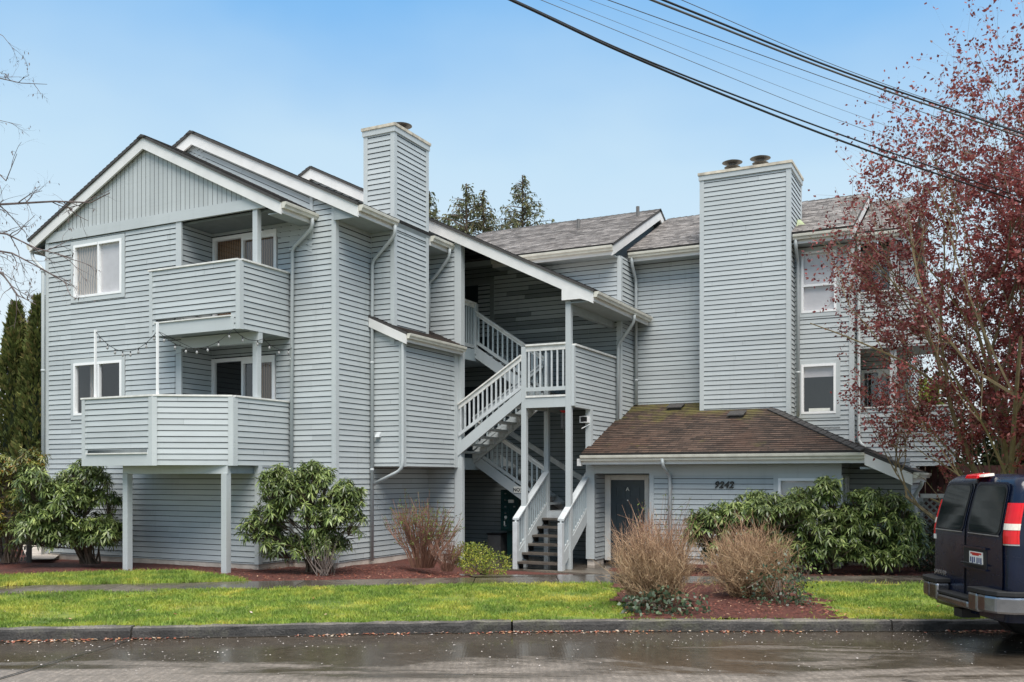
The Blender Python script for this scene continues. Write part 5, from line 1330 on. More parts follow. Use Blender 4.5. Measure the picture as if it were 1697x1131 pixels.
def ivy(t, cx, cz, rx, rz, h, n, seed, mat, L=(.04, .085)):
    rg = np.random.default_rng(seed); P = []; D = []
    for _ in range(n):
        a = rg.uniform(0, 2 * PI); r = rg.random() ** .6; z = h * rg.random() ** 1.5 * (1.1 - r * .5)
        P.append(S(cx + math.cos(a) * r * rx, cz + math.sin(a) * r * rz, .13 + z)); D.append(unit(rg.normal(size=3) + np.array([.45 * math.cos(a) + .2, .3 * math.sin(a) - .35, .15])))
    n = len(P); U = unit(rg.normal(size=(n, 3)) * .5 + np.array([.4, -.7, .6])); leaves('foliage', P, D, U, rg.uniform(*L, n), rg.uniform(*L, n) * .8, mat, t, segs=1)
    st = MB()
    for k in range(18):
        a = rg.uniform(0, 2 * PI); st.tube([S(cx, cz, .13), S(cx + math.cos(a) * rx * .5, cz + math.sin(a) * rz * .5, .13 + h * .5), S(cx + math.cos(a) * rx * .9, cz + math.sin(a) * rz * .9, .15 + h * .3)], .004, 3, cap=False)
    st.build('stem', M['bark'], t)
t = plant('ivy', 'dark ivy clump at the foot of the larger spirea', 'ivy'); ivy(t, 2.15, 13.15, .62, .34, .40, 420, 41, M['ivy'])
t = plant('rose_shoots', 'dark green leafy shoots growing out of the second spirea', 'shrub'); ivy(t, 4.0, 14.05, .55, .4, .78, 520, 42, M['ivy'], (.03, .07))
t = plant('rose_shoots', 'pale leaved sprig at the right side of the second spirea', 'shrub'); ivy(t, 4.45, 14.6, .42, .3, 1.05, 150, 43, M['bud'], (.03, .06))

# arborvitae columns
def arborvitae(label, X, Z, h, r, seed, group=None):
    t = plant('arborvitae', label, 'tree', group); rg = np.random.default_rng(seed); n = 7000
    f = rg.random(n) ** .8; a = rg.uniform(0, 2 * PI, n)
    lump = 1 + .13 * np.sin(a * 3 + f * 22 + seed) * np.sin(f * 41 + seed) + .09 * np.sin(a * 7 - f * 33)
    pr = r * np.minimum(1, (1 - f) ** .62 * 1.32) * lump * (.72 + .32 * rg.random(n) ** .5)
    b = np.array(S(X, Z, .1)); P = np.stack([b[0] + np.cos(a) * pr, b[1] + np.sin(a) * pr, .15 + f * h], 1)
    D = unit(np.stack([np.cos(a) * .42, np.sin(a) * .42, np.full(n, .85)], 1) + rg.normal(size=(n, 3)) * .28)
    leaves('crown', P, D, unit(rg.normal(size=(n, 3))), rg.uniform(.10, .24, n), rg.uniform(.05, .10, n), M['thuja'], t, segs=1, droop=0)
    k = MB(); k.tube([(b[0], b[1], 0), (b[0], b[1], h * .5), (b[0], b[1], h * .93)], [.10, .07, .02], 7); k.build('trunk', M['bark'], t)
    # inner dark mass so the column is not see-through
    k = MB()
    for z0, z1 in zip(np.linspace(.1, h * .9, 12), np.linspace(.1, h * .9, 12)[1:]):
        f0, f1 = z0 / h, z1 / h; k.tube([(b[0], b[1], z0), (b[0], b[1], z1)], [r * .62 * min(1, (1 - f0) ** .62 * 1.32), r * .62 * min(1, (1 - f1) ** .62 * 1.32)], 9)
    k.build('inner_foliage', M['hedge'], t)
arborvitae('leftmost of the three columnar arborvitae at the left corner of the house', -14.05, 26.6, 6.75, .62, 51)
arborvitae('middle arborvitae, the tallest of three columns left of the house', -13.2, 26.2, 6.85, .60, 52)
arborvitae('arborvitae column half hidden by the left corner of the house', -12.75, 27.0, 6.8, .55, 53)

# background trees above the roofs
def conifer(t, X, Z, h, r, seed, mat, n=2600, zlow=.35, droop=.75, sz=(.35, .9), z0=0):
    rg = np.random.default_rng(seed); b = np.array(S(X, Z, 0)); P = []; D = []; st = MB()
    st.tube([(b[0], b[1], z0), (b[0], b[1], h * .6), (b[0], b[1], h)], [.35, .2, .03], 7)
    nb = 90 if zlow < .5 else 150
    for k in range(nb):
        f = zlow + (1 - zlow) * (k / nb) ** .9; z = h * f; a = rg.uniform(0, 2 * PI); l = r * (1 - f) ** .95 * rg.uniform(.55, 1.15) + .12
        e = np.array([b[0] + math.cos(a) * l, b[1] + math.sin(a) * l, z + l * rg.uniform(-.05, .35)]); s0 = np.array([b[0], b[1], z])
        st.tube([s0, (s0 + e) / 2 + np.array([0, 0, .1 * l]), e], [.05, .035, .012], 3, cap=False)
        for j in range(max(3, int(n / nb * (l / r)))):
            q = rg.random() ** .7; P.append(s0 + (e - s0) * q + rg.normal(size=3) * (.16 if zlow < .5 else .11) + np.array([0, 0, .1 * l * 4 * q * (1 - q) * .5])); D.append(unit(unit(e - s0) * .5 + rg.normal(size=3) * .4 + np.array([0, 0, -droop])))
    st.build('trunk', M['bark'], t); n = len(P)
    leaves('crown', P, D, unit(rg.normal(size=(n, 3))), rg.uniform(*sz, n), rg.uniform(sz[0] * .35, sz[1] * .35, n), mat, t, segs=1, droop=.1)
for lab, X, Z, h, r, sd in (('bushy brown green conifer showing over the roof right of the left chimney', -3.0, 62, 21.4, 12.0, 61), ('taller narrow conifer showing over the roof, right of the bushy one', .72, 64, 22.6, 11.5, 62), ('conifer mostly hidden behind the left chimney', -5.45, 62, 20.9, 7.0, 63)):
    t = plant('conifer', lab, 'tree', 'conifers behind the roofs'); conifer(t, X, Z, h, r, sd, M['conifer'], 22000, zlow=.62, sz=(.14, .42))
t = plant('conifer', 'second stem of the bushy conifer, just right of its top', 'tree', 'conifers behind the roofs'); conifer(t, -1.9, 62.5, 21.1, 9.0, 66, M['conifer'], 20000, zlow=.62, sz=(.14, .42))
t = plant('fir_tree', 'hazy grey green fir at the far left edge behind the arborvitae', 'tree'); conifer(t, -27.6, 49, 11.6, 4.2, 64, M['farconifer'], 1700, zlow=.1, droop=.35, sz=(.4, .9))
def clump_tree(t, X, Z, zc, rx, ry, rz, n, mat, seed, trunk=True, L=(.14, .3), bk='bark'):
    rg = np.random.default_rng(seed); b = np.array(S(X, Z, zc)); cs = []
    for k in range(16): cs.append((b + unit(rg.normal(size=3)) * np.array([rx, ry, rz]) * rg.uniform(.25, .8), rg.uniform(.28, .5)))
    P = []; D = []
    for _ in range(n):
        c, s = cs[rg.integers(16)]; d = unit(rg.normal(size=3)); P.append(c + d * np.array([rx, ry, rz]) * s * rg.uniform(.6, 1.1)); D.append(unit(d + rg.normal(size=3) * .6))
    leaves('crown', P, D, unit(rg.normal(size=(n, 3))), rg.uniform(*L, n), rg.uniform(L[0] * .5, L[1] * .5, n), mat, t, segs=1)
    st = MB(); g0 = np.array([b[0], b[1], 0.])
    for c, s in cs: st.tube([g0, g0 + (c - g0) * .5 + rg.normal(size=3) * .15, c], [.09, .06, .02], 5, cap=False)
    st.build('trunk', M[bk], t)
for i, (lab, X, Z, zc, rx, ry, rz, n, mt) in enumerate((('dark evergreen behind the right hand balconies', 13.0, 29.5, 2.6, 2.0, 1.6, 2.6, 6000, 'hedge'), ('dark evergreen farther right behind the van roof', 16.5, 29.5, 2.8, 2.2, 1.6, 2.8, 6000, 'hedge'),
        ('light yellow green shrub seen past the lower right balcony', 11.7, 27.4, 4.1, .9, .8, 1.0, 2200, 'brightleaf'), ('dark evergreen at the right edge of the picture', 19.5, 30.5, 3.0, 2.2, 1.6, 3.0, 5000, 'hedge'))):
    t = plant('evergreen_tree', lab, 'tree'); clump_tree(t, X, Z, zc, rx, ry, rz, n, M[mt], 70 + i)

# purple leaf plum
def grow(rg, st, tips, p, d, length, rad, level, maxl, upb=.12, wig=.22, kids=(3, 5), env=None):
    if env is not None and level > 0 and not env(p + d * length * .8): return
    seg = 5; pts = [p]; q = p.copy(); dd = d.copy()
    for k in range(seg):
        dd = unit(dd + rg.normal(size=3) * wig * .5 + np.array([0, 0, upb * .3])); q = q + dd * length / seg; pts.append(q.copy())
    rs = [rad * (1 - .62 * k / seg) for k in range(seg + 1)]
    st.tube(pts, rs, 6 if level < 1 else (4 if level < 3 else 3), cap=False)
    if level >= maxl - 1:
        for k in range(1, seg + 1): tips.append((pts[k], unit(pts[k] - pts[k - 1]), level))
    if level < maxl:
        nk = rg.integers(*kids) + (1 if level == 0 else 0)
        for j in range(nk):
            f = rg.uniform(.3, 1); k = min(seg - 1, int(f * seg)); s = pts[k] + (pts[k + 1] - pts[k]) * (f * seg - k)
            ax = unit(np.cross(dd, rg.normal(size=3))); ang = rg.uniform(.35, .95)
            nd = unit(dd * math.cos(ang) + ax * math.sin(ang) + np.array([0, 0, upb]))
            grow(rg, st, tips, s, nd, length * rg.uniform(.5, .78), rs[k] * rg.uniform(.5, .7), level + 1, maxl, upb, wig, kids, env)
t = plant('plum_tree', 'large purple leaved plum tree in front of the right end of the house', 'tree')
rg = np.random.default_rng(83); st = MB(); tips = []
b0 = np.array(S(9.75, 17.6, .05)); ec = np.array(S(10.15, 17.6, 5.7))
def plum_env(q):
    dd = q - ec; X_ = dd[0] * RX + dd[1] * RY; Z_ = dd[0] * FX + dd[1] * FY
    return (X_ / 4.55) ** 2 + (Z_ / 3.3) ** 2 + (dd[2] / (6.2 if dd[2] > 0 else 4.5)) ** 2 < 1 and not (q[2] < 2.0 and X_ < -2.2)
stems = [(-.42, .15, 1.0, 3.8), (-.36, -.1, 1.0, 4.2), (-.14, .25, 1.0, 4.6), (.06, -.2, 1.0, 4.6), (.25, .1, 1.0, 4.4), (-.5, -.1, 1.0, 4.2), (.5, .0, 1.0, 4.0), (-.5, -.3, 1.0, 3.9), (.1, .4, 1.0, 4.2), (-.95, .1, .95, 2.5), (-.55, -.55, .9, 2.5), (.35, -.5, .9, 2.6), (-.9, .5, 1.1, 2.7)]
for sx, sz, up, ln in stems:
    d = unit(np.array(S(sx, sz, up))); grow(rg, st, tips, b0 + rg.normal(size=3) * np.array([.15, .15, 0]), d, ln * (1.30 if ln > 3.7 else 1.10), .07, 0, 4, upb=.085, wig=.26, kids=(4, 6), env=plum_env)
st.build('trunk', M['plumbark'], t)
P = []; D = []
for p, d, lv in tips:
    X_ = (p - ec)[0] * RX + (p - ec)[1] * RY
    dens = int((2.8 if rg.random() < .54 else 0) * min(1, max(.25, (X_ + 4.5) / 2.2)) * (.3 if p[2] < 4.7 and X_ < -1.5 else 1) * (4.6 if lv == 4 else 2.2) * (1 if p[2] < 6 else max(.34, 1 - (p[2] - 6) * .17)) * (.25 + 1.5 * rg.random()))
    for j in range(dens + (rg.random() < .5)):
        P.append(p + rg.normal(size=3) * .042); D.append(unit(d * .4 + rg.normal(size=3) * .8))
n = len(P); print('plum leaves', n, 'tips', len(tips))
leaves('crown', P, D, unit(rg.normal(size=(n, 3))), rg.uniform(.04, .098, n), rg.uniform(.028, .062, n), M['plum'], t, segs=1, droop=.1)

# bare birch reaching in from the left
t = plant('birch_tree', 'bare dark birch twigs reaching in from the left edge of the picture', 'tree')
rg = np.random.default_rng(91); st = MB(); tips = []
b0 = np.array(S(-10.6, 15.2, .1)); st.tube([b0, b0 + np.array([.05, .1, 3]), b0 + np.array([-.05, .1, 6.5]), b0 + np.array([0, 0, 10])], [.16, .13, .09, .04], 8)
def limb(pts, rad, nk=7, kl=.7, lv=2):
    pts = [np.array(S(*p)) for p in pts]; N_ = len(pts); st.tube(pts, [rad * (1 - .75 * k / (N_ - 1)) for k in range(N_)], 5, cap=False)
    for j in range(nk):
        f = rg.uniform(.15, .98) * (N_ - 1); k = min(N_ - 2, int(f)); s = pts[k] + (pts[k + 1] - pts[k]) * (f - k); d = unit(pts[k + 1] - pts[k])
        nd = unit(d + rg.normal(size=3) * .55 + np.array([0, 0, -.12])); grow(rg, st, tips, s, nd, kl * rg.uniform(.5, 1.1), rad * .35, 2, 4, upb=-.06, wig=.3, kids=(1, 4))
def at(px, py, Z): return ((px - 848.5) / 1556 * Z, Z, CAMH + (790 - py) / 1556 * Z)
limb([(-10.6, 15.2, 5.6), at(-60, 345, 14.6), at(0, 339, 14.4), at(90, 334, 14.2), at(150, 336, 14.1), at(182, 320, 14.0)], .026, 13, .6)
limb([(-10.6, 15.2, 6.0), at(-50, 380, 14), at(10, 388, 13.8), at(60, 412, 13.6), at(120, 428, 13.5)], .022, 14, .6)
limb([(-10.6, 15.2, 5.5), at(-40, 410, 14), at(20, 420, 13.7), at(70, 446, 13.5), at(118, 474, 13.4)], .021, 14, .6)
limb([(-10.6, 15.2, 4.9), at(-30, 430, 14), at(5, 455, 13.8), at(30, 490, 13.6), at(60, 505, 13.5)], .020, 13, .55)
limb([(-10.6, 15.2, 7.6), at(-30, 260, 14.6), at(10, 300, 14.4), at(28, 255, 14.3)], .017, 8, .45)
limb([(-10.6, 15.2, 8.4), at(-40, 110, 14.4), at(0, 130, 14.3), at(35, 138, 14.2), at(78, 140, 14.1)], .014, 8, .4)
limb([(-10.6, 15.2, 8.8), at(-30, 40, 14.2), at(5, 60, 14.2), at(25, 85, 14.2)], .009, 5, .35)
limb([(-10.6, 15.2, 7.8), at(-40, 190, 14.2), at(0, 200, 14.2), at(36, 208, 14.1)], .009, 5, .3)
st.build('branches', M['birchtwig'], t)
P = []; D = []
for p, d, lv in tips:
    if rg.random() < .13: P.append(p); D.append(unit(d * .3 + rg.normal(size=3) * .3 + np.array([0, 0, -.8])))
n = len(P); leaves('catkin', P, D, unit(rg.normal(size=(n, 3))), rg.uniform(.03, .06, n), rg.uniform(.012, .022, n), M['birchtwig'], t, segs=1)

# ================================================================== FENCES, NEIGHBOUR, WIRES
t = empty('lattice_fence'); tag(t, 'grey lattice fence panel with a pale top rail behind the van', 'fence')
lf = MB(); xa, xb, za, zb, yf = -1.25, 4.2, .1, 1.58, 22.45
stp = .155; k = xa - (zb - za)
while k < xb:
    for sgn in (1, -1):
        a = (k, za) if sgn > 0 else (k, zb); b = (k + (zb - za), zb) if sgn > 0 else (k + (zb - za), za)
        pa, pb = list(a), list(b)
        if pb[0] < xa + .02 or pa[0] > xb - .02: continue
        if pa[0] < xa: pa[1] += sgn * (xa - pa[0]); pa[0] = xa
        if pb[0] > xb: pb[1] -= sgn * (pb[0] - xb); pb[0] = xb
        lf.bar((pa[0], yf + .006 * sgn, pa[1]), (pb[0], yf + .006 * sgn, pb[1]), .008, .042, (0, 1, 0)) if False else lf.bar((pa[0], yf + .006 * sgn, pa[1]), (pb[0], yf + .006 * sgn, pb[1]), .010, .042)
    k += stp
lf.build('lattice', simple('grey_lattice_paint', (.20, .215, .21), .6), t)
lf = MB(); lf.box((xa, yf - .04, zb), (xb, yf + .04, zb + .09)); lf.build('top_rail', M['rail'], t)
for x_ in (xa, 1.2, xb):
    lf = MB(); lf.box((x_ - .05, yf + .03, 0), (x_ + .05, yf + .12, zb)); lf.build('fence_post', M['board'], t)
t = empty('board_fence'); tag(t, 'dark red brown board fence under the right hand balconies', 'fence')
rb = simple('dark_red_cedar', (.05, .014, .011), .7, .35, 5)
lf = MB(); x_ = -1.6; 
while x_ < 2.4: lf.box((x_, 25.6, .05), (x_ + .13, 25.64, 2.32)); x_ += .145
lf.build('boards', rb, t); lf = MB(); lf.box((-1.6, 25.645, .5), (2.4, 25.7, .6)); lf.box((-1.6, 25.645, 1.9), (2.4, 25.7, 2.0)); lf.build('fence_rail', rb, t)
t = empty('chain_link_fence'); tag(t, 'slatted chain link fence and dark end post at the left edge', 'fence')
lf = MB(); q0, q1 = S(-16, 21.3), S(-10.98, 21.35)
a_, b_2 = Vector(q0), Vector(q1); ln = (b_2 - a_).length; dr = (b_2 - a_).normalized(); nn_ = int(ln / .07)
for k in range(nn_):
    p = a_ + dr * (k * .07); p2 = a_ + dr * (k * .07 + .048)
    for j in range(9):
        off = .035 * (j % 2); z = .12 + j * .125; lf.face([tuple(p + dr * off + Vector((0, 0, z))), tuple(p2 + dr * off + Vector((0, 0, z + .02))), tuple(p2 + dr * off + Vector((0, 0, z + .11))), tuple(p + dr * off + Vector((0, 0, z + .09)))])
lf.build('slats', simple('pale_fence_slat', (.24, .25, .23), .6), t)
lf = MB(); lf.tube([a_ + Vector((0, 0, 1.25)), b_2 + Vector((0, 0, 1.25))], .02, 6); lf.build('top_rail', M['steel'], t)
lf = MB(); lf.tube([b_2, b_2 + Vector((0, 0, 1.32))], .06, 8); lf.build('fence_post', M['parcel'], t)
t = empty('neighbour_house'); tag(t, 'white house mostly out of frame at the far left behind the shrubs', 'house')
hw = simple('white_house_siding', (.72, .73, .75), .6, .05); hr = simple('grey_house_roof', (.34, .33, .35), .8, .1)
P8 = lambda X, Z, z: S(X, Z, z)
def sbox(mb, X0, Z0, z0, X1, Z1, z1): mb.hexa([S(X0, Z0, z0), S(X1, Z0, z0), S(X1, Z1, z0), S(X0, Z1, z0)], [S(X0, Z0, z1), S(X1, Z0, z1), S(X1, Z1, z1), S(X0, Z1, z1)])
h_ = MB(); sbox(h_, -38, 44, -.3, -23.55, 54, 5.6); h_.build('wall', hw, t)
h_ = MB(); h_.hexa([S(-38.4, 43.5, 5.6), S(-23.2, 43.5, 5.6), S(-23.2, 54.5, 5.6), S(-38.4, 54.5, 5.6)], [S(-38.4, 48.9, 8.0), S(-23.2, 48.9, 8.0), S(-23.2, 49.1, 8.0), S(-38.4, 49.1, 8.0)]); h_.build('roof', hr, t)
for zz_ in (1.2, 3.6):
    h_ = MB(); sbox(h_, -25.2, 43.93, zz_, -24.0, 44.02, zz_ + 1.3); w_ = h_.build('window', M['vinyl'], t); h_ = MB(); sbox(h_, -25.1, 43.9, zz_ + .1, -24.1, 43.94, zz_ + 1.2); h_.build('pane', M['dark'], w_)
t = plant('blossom_tree', 'faint pinkish bare tree behind the white house at the far left', 'tree'); clump_tree(t, -26.6, 58, 7.5, 2.2, 2.2, 3.0, 2500, leaf_mat('pink_twigs', (.25, .17, .16), (.42, .32, .30), .8, .1), 77, L=(.1, .25))

# overhead lines
def wire(label, pts, r, group, mat='black'):
    W_ = [Vector(S(*p)) for p in pts]
    a = W_[0] + (W_[0] - W_[1]) * 1.6; z = W_[-1] + (W_[-1] - W_[-2]) * 3.0
    pts = [a] + W_ + [z]; out = []
    for i in range(len(pts) - 1):
        p0, p1, p2, p3 = pts[max(i - 1, 0)], pts[i], pts[i + 1], pts[min(i + 2, len(pts) - 1)]
        for k in range(8):
            t_ = k / 8; out.append(.5 * ((2 * p1) + (p2 - p0) * t_ + (2 * p0 - 5 * p1 + 4 * p2 - p3) * t_ ** 2 + (3 * p1 - p0 - 3 * p2 + p3) * t_ ** 3))
    out.append(pts[-1]); m = MB(); m.tube(out, r, 6); tag(m.build('power_line', M[mat], smooth=True), label, 'power line', group)
def wz(px, py, h): Z = (h - CAMH) * 1556 / (790 - py); return ((px - 848.5) / 1556 * Z, Z, h)
wg = 'overhead lines crossing the sky'
M['wire'] = simple('grey_old_wire', (.09, .085, .08), .6, .2)
M['wirethin'] = simple('pale_thin_wire', (.16, .18, .20), .5, .2)
wire('lowest and thick dark overhead line, under all the others', [wz(846, 0, 6.6), wz(1080, 108, 6.55), wz(1400, 236, 6.55), wz(1697, 337, 6.6)], .013, wg)
wire('thin dark overhead line twisted just above the lowest thick one', [wz(850, 0, 6.62), wz(1080, 104, 6.6), wz(1400, 226, 6.6), wz(1697, 329, 6.65)], .010, wg)
wire('thin overhead line next above the lowest pair', [wz(896, 0, 6.8), wz(1400, 203, 6.8), wz(1697, 300, 6.8)], .0035, wg, 'wirethin')
wire('faint overhead line, third gap above the lowest pair', [wz(927, 0, 6.9), wz(1400, 184, 6.9), wz(1697, 283, 6.9)], .0022, wg, 'wirethin')
wire('faintest overhead line in the middle of the gap', [wz(977, 0, 7.0), wz(1400, 155, 7.0), wz(1697, 256, 7.0)], .0022, wg, 'wirethin')
wire('middle overhead line just below the thick upper pair', [wz(1007, 0, 7.1), wz(1400, 141, 7.1), wz(1697, 245, 7.1)], .0045, wg, 'wire')
wire('lower strand of the thick upper pair of overhead lines', [wz(1079, 0, 7.2), wz(1400, 126, 7.2), wz(1697, 229, 7.2)], .012, wg, 'wire')
wire('upper strand of the thick upper pair of overhead lines', [wz(1098, 0, 7.25), wz(1400, 120, 7.25), wz(1697, 223, 7.25)], .012, wg)
wire('topmost thin overhead line meeting the thick upper pair on the right', [wz(1129, 0, 7.3), wz(1400, 115, 7.3), wz(1697, 221, 7.3)], .004, wg, 'wire')
# ================================================================== VAN
VX, VZ = 5.5, 11.33
def carpaint():
    m, nt, b = newmat('dark_navy_car_paint'); p = pos(nt)
    nt.links.new(ramp(nt, noise(nt, p, 2.5, 4), [(.3, (.003, .006, .017)), (.7, (.007, .012, .032))]), b.inputs['Base Color'])
    nt.links.new(ramp(nt, noise(nt, p, 9, 4), [(.3, (.14,) * 3), (.7, (.30,) * 3)]), b.inputs['Roughness'])
    b.inputs['Coat Weight'].default_value = .25; b.inputs['Coat Roughness'].default_value = .08; b.inputs['Specular IOR Level'].default_value = .3
    # rain beads
    vo = nt.nodes.new('ShaderNodeTexVoronoi'); vo.inputs['Scale'].default_value = 55; nt.links.new(p, vo.inputs['Vector'])
    bump(nt, b, ramp(nt, vo.outputs['Distance'], [(.0, (1, 1, 1)), (.28, (0, 0, 0))]), .25, .004)
    return m
M['navy'] = carpaint()
M['vanglass'] = simple('tinted_van_glass', (.010, .014, .014), .06, .2, 3)
M['chrome'] = simple('dull_chrome_bumper', (.30, .30, .31), .25, .3, 4, metal=1)
M['rubber'] = simple('black_rubber', (.012, .012, .012), .6, .2)
M['redlens'] = simple('red_tail_lens', (.62, .008, .01), .15, .1, 9)
M['whitelens'] = simple('pale_reverse_lens', (.75, .68, .58), .2, .1, 30)
M['seam'] = simple('panel_gap', (.003, .003, .004), .8)
van = empty('parked_van'); tag(van, 'dark navy passenger van parked at the kerb, seen from behind', 'van')
def V(x, s, z): return S(VX + x, VZ + s, z)          # x forward, s across (minus = street side)
def lean(z): return 0 if z < 1.38 else .16 * ((z - 1.38) / .66) ** 1.25
def hw(z):
    pts = [(.35, .90), (.55, .945), (.9, .965), (1.3, .96), (1.38, .955), (1.7, .925), (1.92, .885), (2.01, .845), (2.055, .76), (2.08, .55)]
    for a, b in zip(pts, pts[1:]):
        if z <= b[0]: return a[1] + (b[1] - a[1]) * max(0, z - a[0]) / (b[0] - a[0])
    return .45
def frontx(z): return 5.55 if z < 1.05 else (5.55 - (z - 1.05) * 4.5 if z < 1.2 else 4.87 - (z - 1.2) * 1.25)
def outline(z):
    w = hw(z); x = lean(z) + (.10 * ((z - 1.97) / .11) ** 2 if z > 1.97 else 0); r = .10; o = []
    for k in range(7): a = PI / 2 * k / 6; o.append((x + r - r * math.sin(PI / 2 - a) if False else x + r - r * math.cos(a), -w + r - r * math.sin(a)))
    rear = list(reversed([(x + r - r * math.cos(a), -(w - r) - r * math.sin(a)) for a in [PI / 2 * k / 6 for k in range(7)]]))   # side -> rear, street side
    q = [(frontx(z), -w * .93)] + [(x + 2.6, -w)] + rear + [(x - .012, 0)] + [(a, -b) for a, b in reversed(rear)] + [(x + 2.6, w), (frontx(z), w * .93)]
    return q
mb = MB(); zs = [.42, .55, .75, .95, 1.15, 1.3, 1.36, 1.385, 1.41, 1.55, 1.7, 1.85, 1.94, 1.99, 2.03, 2.055, 2.07, 2.08]
rings = [[V(a, b, z) for a, b in outline(z)] for z in zs]; n = len(rings[0])
for r in rings: mb.v += r
for k in range(len(zs) - 1):
    for j in range(n):
        j2 = (j + 1) % n; mb.f.append((k * n + j, k * n + j2, (k + 1) * n + j2, (k + 1) * n + j)); mb.m.append(0); mb.uv.append([(0, 0)] * 4)
mb.f.append(tuple(range((len(zs) - 1) * n, len(zs) * n))); mb.m.append(0); mb.uv.append([(0, 0)] * n)
mb.f.append(tuple(reversed(range(n)))); mb.m.append(0); mb.uv.append([(0, 0)] * n)
body = mb.build('body', M['navy'], van, smooth=True)
md = body.modifiers.new('e', 'EDGE_SPLIT'); md.split_angle = math.radians(40)
# rear windows: curved quads following the lean
def rear_panel(name, s0, s1, z0, z1, mat, parent, off=.012, rnd=.06, n=8, taper=0):
    """rounded panel lying on the rear face, s range at the bottom; edges drawn in with the body taper"""
    pts = []
    for (cx_, cz_, a0) in ((s1 - rnd, z0 + rnd, -PI / 2), (s1 - rnd, z1 - rnd, 0), (s0 + rnd, z1 - rnd, PI / 2), (s0 + rnd, z0 + rnd, PI)):
        for k in range(5):
            a = a0 + PI / 2 * k / 4; pts.append((cx_ + rnd * math.cos(a), cz_ + rnd * math.sin(a)))
    dense = []
    for p, q in zip(pts, pts[1:] + pts[:1]):
        m = max(1, int(abs(p[1] - q[1]) / .08)); dense += [(p[0] + (q[0] - p[0]) * k / m, p[1] + (q[1] - p[1]) * k / m) for k in range(m)]
    f = lambda s, z: V(lean(z) - off - .012 * (1 - (s / .9) ** 2), s * (hw(z) / hw(z0) if taper else 1), z)
    mb = MB(); c = ((s0 + s1) / 2, (z0 + z1) / 2)
    zsn = sorted(set(round(z, 4) for s, z in dense))
    # horizontal rows
    rows = []
    for z in zsn:
        xs = [s for s, zz in dense if abs(zz - z) < 1e-4]
        if len(xs) < 2: 
            continue
        rows.append((min(xs), max(xs), z))
    for a, b in zip(rows, rows[1:]):
        mb.face([f(a[0], a[2]), f(a[1], a[2]), f(b[1], b[2]), f(b[0], b[2])])
    return mb.build(name, mat, parent, smooth=True)
for s0, s1, lab in ((-.80, -.055, 'rear door'), (.055, .80, 'rear door')):
    d = rear_panel('rear_door', s0 - .02 if s0 < 0 else s0 - .03, s1 + .03 if s1 < 0 else s1 + .02, .60, 1.985, M['navy'], van, off=.016, rnd=.07, taper=1)
    rear_panel('window_seal', s0 + .0, s1 - .0, 1.375, 1.965, M['rubber'], d, off=.024, rnd=.09, taper=1)
    rear_panel('rear_window', s0 + .03, s1 - .03, 1.40, 1.94, M['vanglass'], d, off=.030, rnd=.08, taper=1)
    k = MB(); k.tube([V(-.034, s0 + .02, 1.378), V(-.040, (s0 + s1) / 2, 1.378), V(-.034, s1 - .02, 1.378)], .006, 6); k.build('bright_trim', M['silver'], d)
mb = MB(); 
for z0, z1 in zip(frange(.6, 1.97, 12), frange(.6, 1.97, 12)[1:]): mb.face([V(lean(z0) - .022, -.006, z0), V(lean(z0) - .022, .006, z0), V(lean(z1) - .022, .006, z1), V(lean(z1) - .022, -.006, z1)])
mb.build('door_seam', M['seam'], van)
# tail lights wrapping the corners
for sg in (-1, 1):
    mb = MB()
    def lamp(z0, z1, mt, o=.014):
        m_ = MB(); zz = frange(z0, z1, 5)
        def ring(z):
            w = hw(z) + o; x = lean(z); r = .10 + o
            arc = [(x - o, -(w - .135))] + [(x - o + r - r * math.cos(a), -(w - r) - r * math.sin(a)) for a in [PI / 2 * k / 6 for k in range(7)]] + [(x + .075, -w)]
            return [V(a, b * (-sg), z) if sg > 0 else V(a, b, z) for a, b in arc]
        R_ = [ring(z) for z in zz]
        for p, q in zip(R_, R_[1:]):
            for k in range(len(p) - 1): m_.face([p[k], p[k + 1], q[k + 1], q[k]])
        return m_
    l1 = lamp(1.30, 1.755, M['redlens']).build('tail_light', M['redlens'], van, smooth=True)
    lamp(1.455, 1.525, M['whitelens'], .018).build('reverse_lens', M['whitelens'], l1, smooth=True)
    k = lamp(1.283, 1.297, M['silver'], .016).build('lamp_trim', M['silver'], l1)
# high brake light
k = MB(); k.hexa([V(.04, -.13, 2.02), V(.04, .17, 2.02), V(.2, .17, 2.05), V(.2, -.13, 2.05)], [V(.06, -.12, 2.07), V(.06, .16, 2.07), V(.22, .14, 2.095), V(.22, -.12, 2.095)]); bl = k.build('brake_light', M['redlens'], van, bevel=.012)
k = MB(); k.hexa([V(.07, -.24, 2.045), V(.07, -.135, 2.045), V(.2, -.135, 2.06), V(.2, -.24, 2.06)], [V(.09, -.23, 2.075), V(.09, -.135, 2.075), V(.2, -.135, 2.09), V(.2, -.23, 2.09)]); k.build('cargo_lens', M['whitelens'], bl)
# plate recess, plate and handle
def rb(mb, s0, s1, z0, z1, x0, x1): mb.hexa([V(x0, s0, z0), V(x0, s1, z0), V(x1, s1, z0), V(x1, s0, z0)], [V(x0, s0, z1), V(x0, s1, z1), V(x1, s1, z1), V(x1, s0, z1)])
k = MB(); rb(k, -.50, .04, .965, 1.215, -.034, -.01); pr = k.build('plate_recess', M['rubber'], van, bevel=.01)
k = MB(); 
for q in ((-.52, .06, 1.20, 1.225), (-.52, .06, .955, .975)): rb(k, q[0], q[1], q[2], q[3], -.05, -.02)
k.build('recess_trim', M['navy'], pr)
k = MB(); rb(k, -.44, -.13, 1.005, 1.165, -.046, -.036); lp = k.build('license_plate', M['sign'], pr)
k = MB(); rb(k, -.42, -.16, 1.135, 1.155, -.0475, -.0455); rb(k, -.36, -.20, 1.12, 1.135, -.0475, -.0455); k.build('plate_band', M['red'], lp)
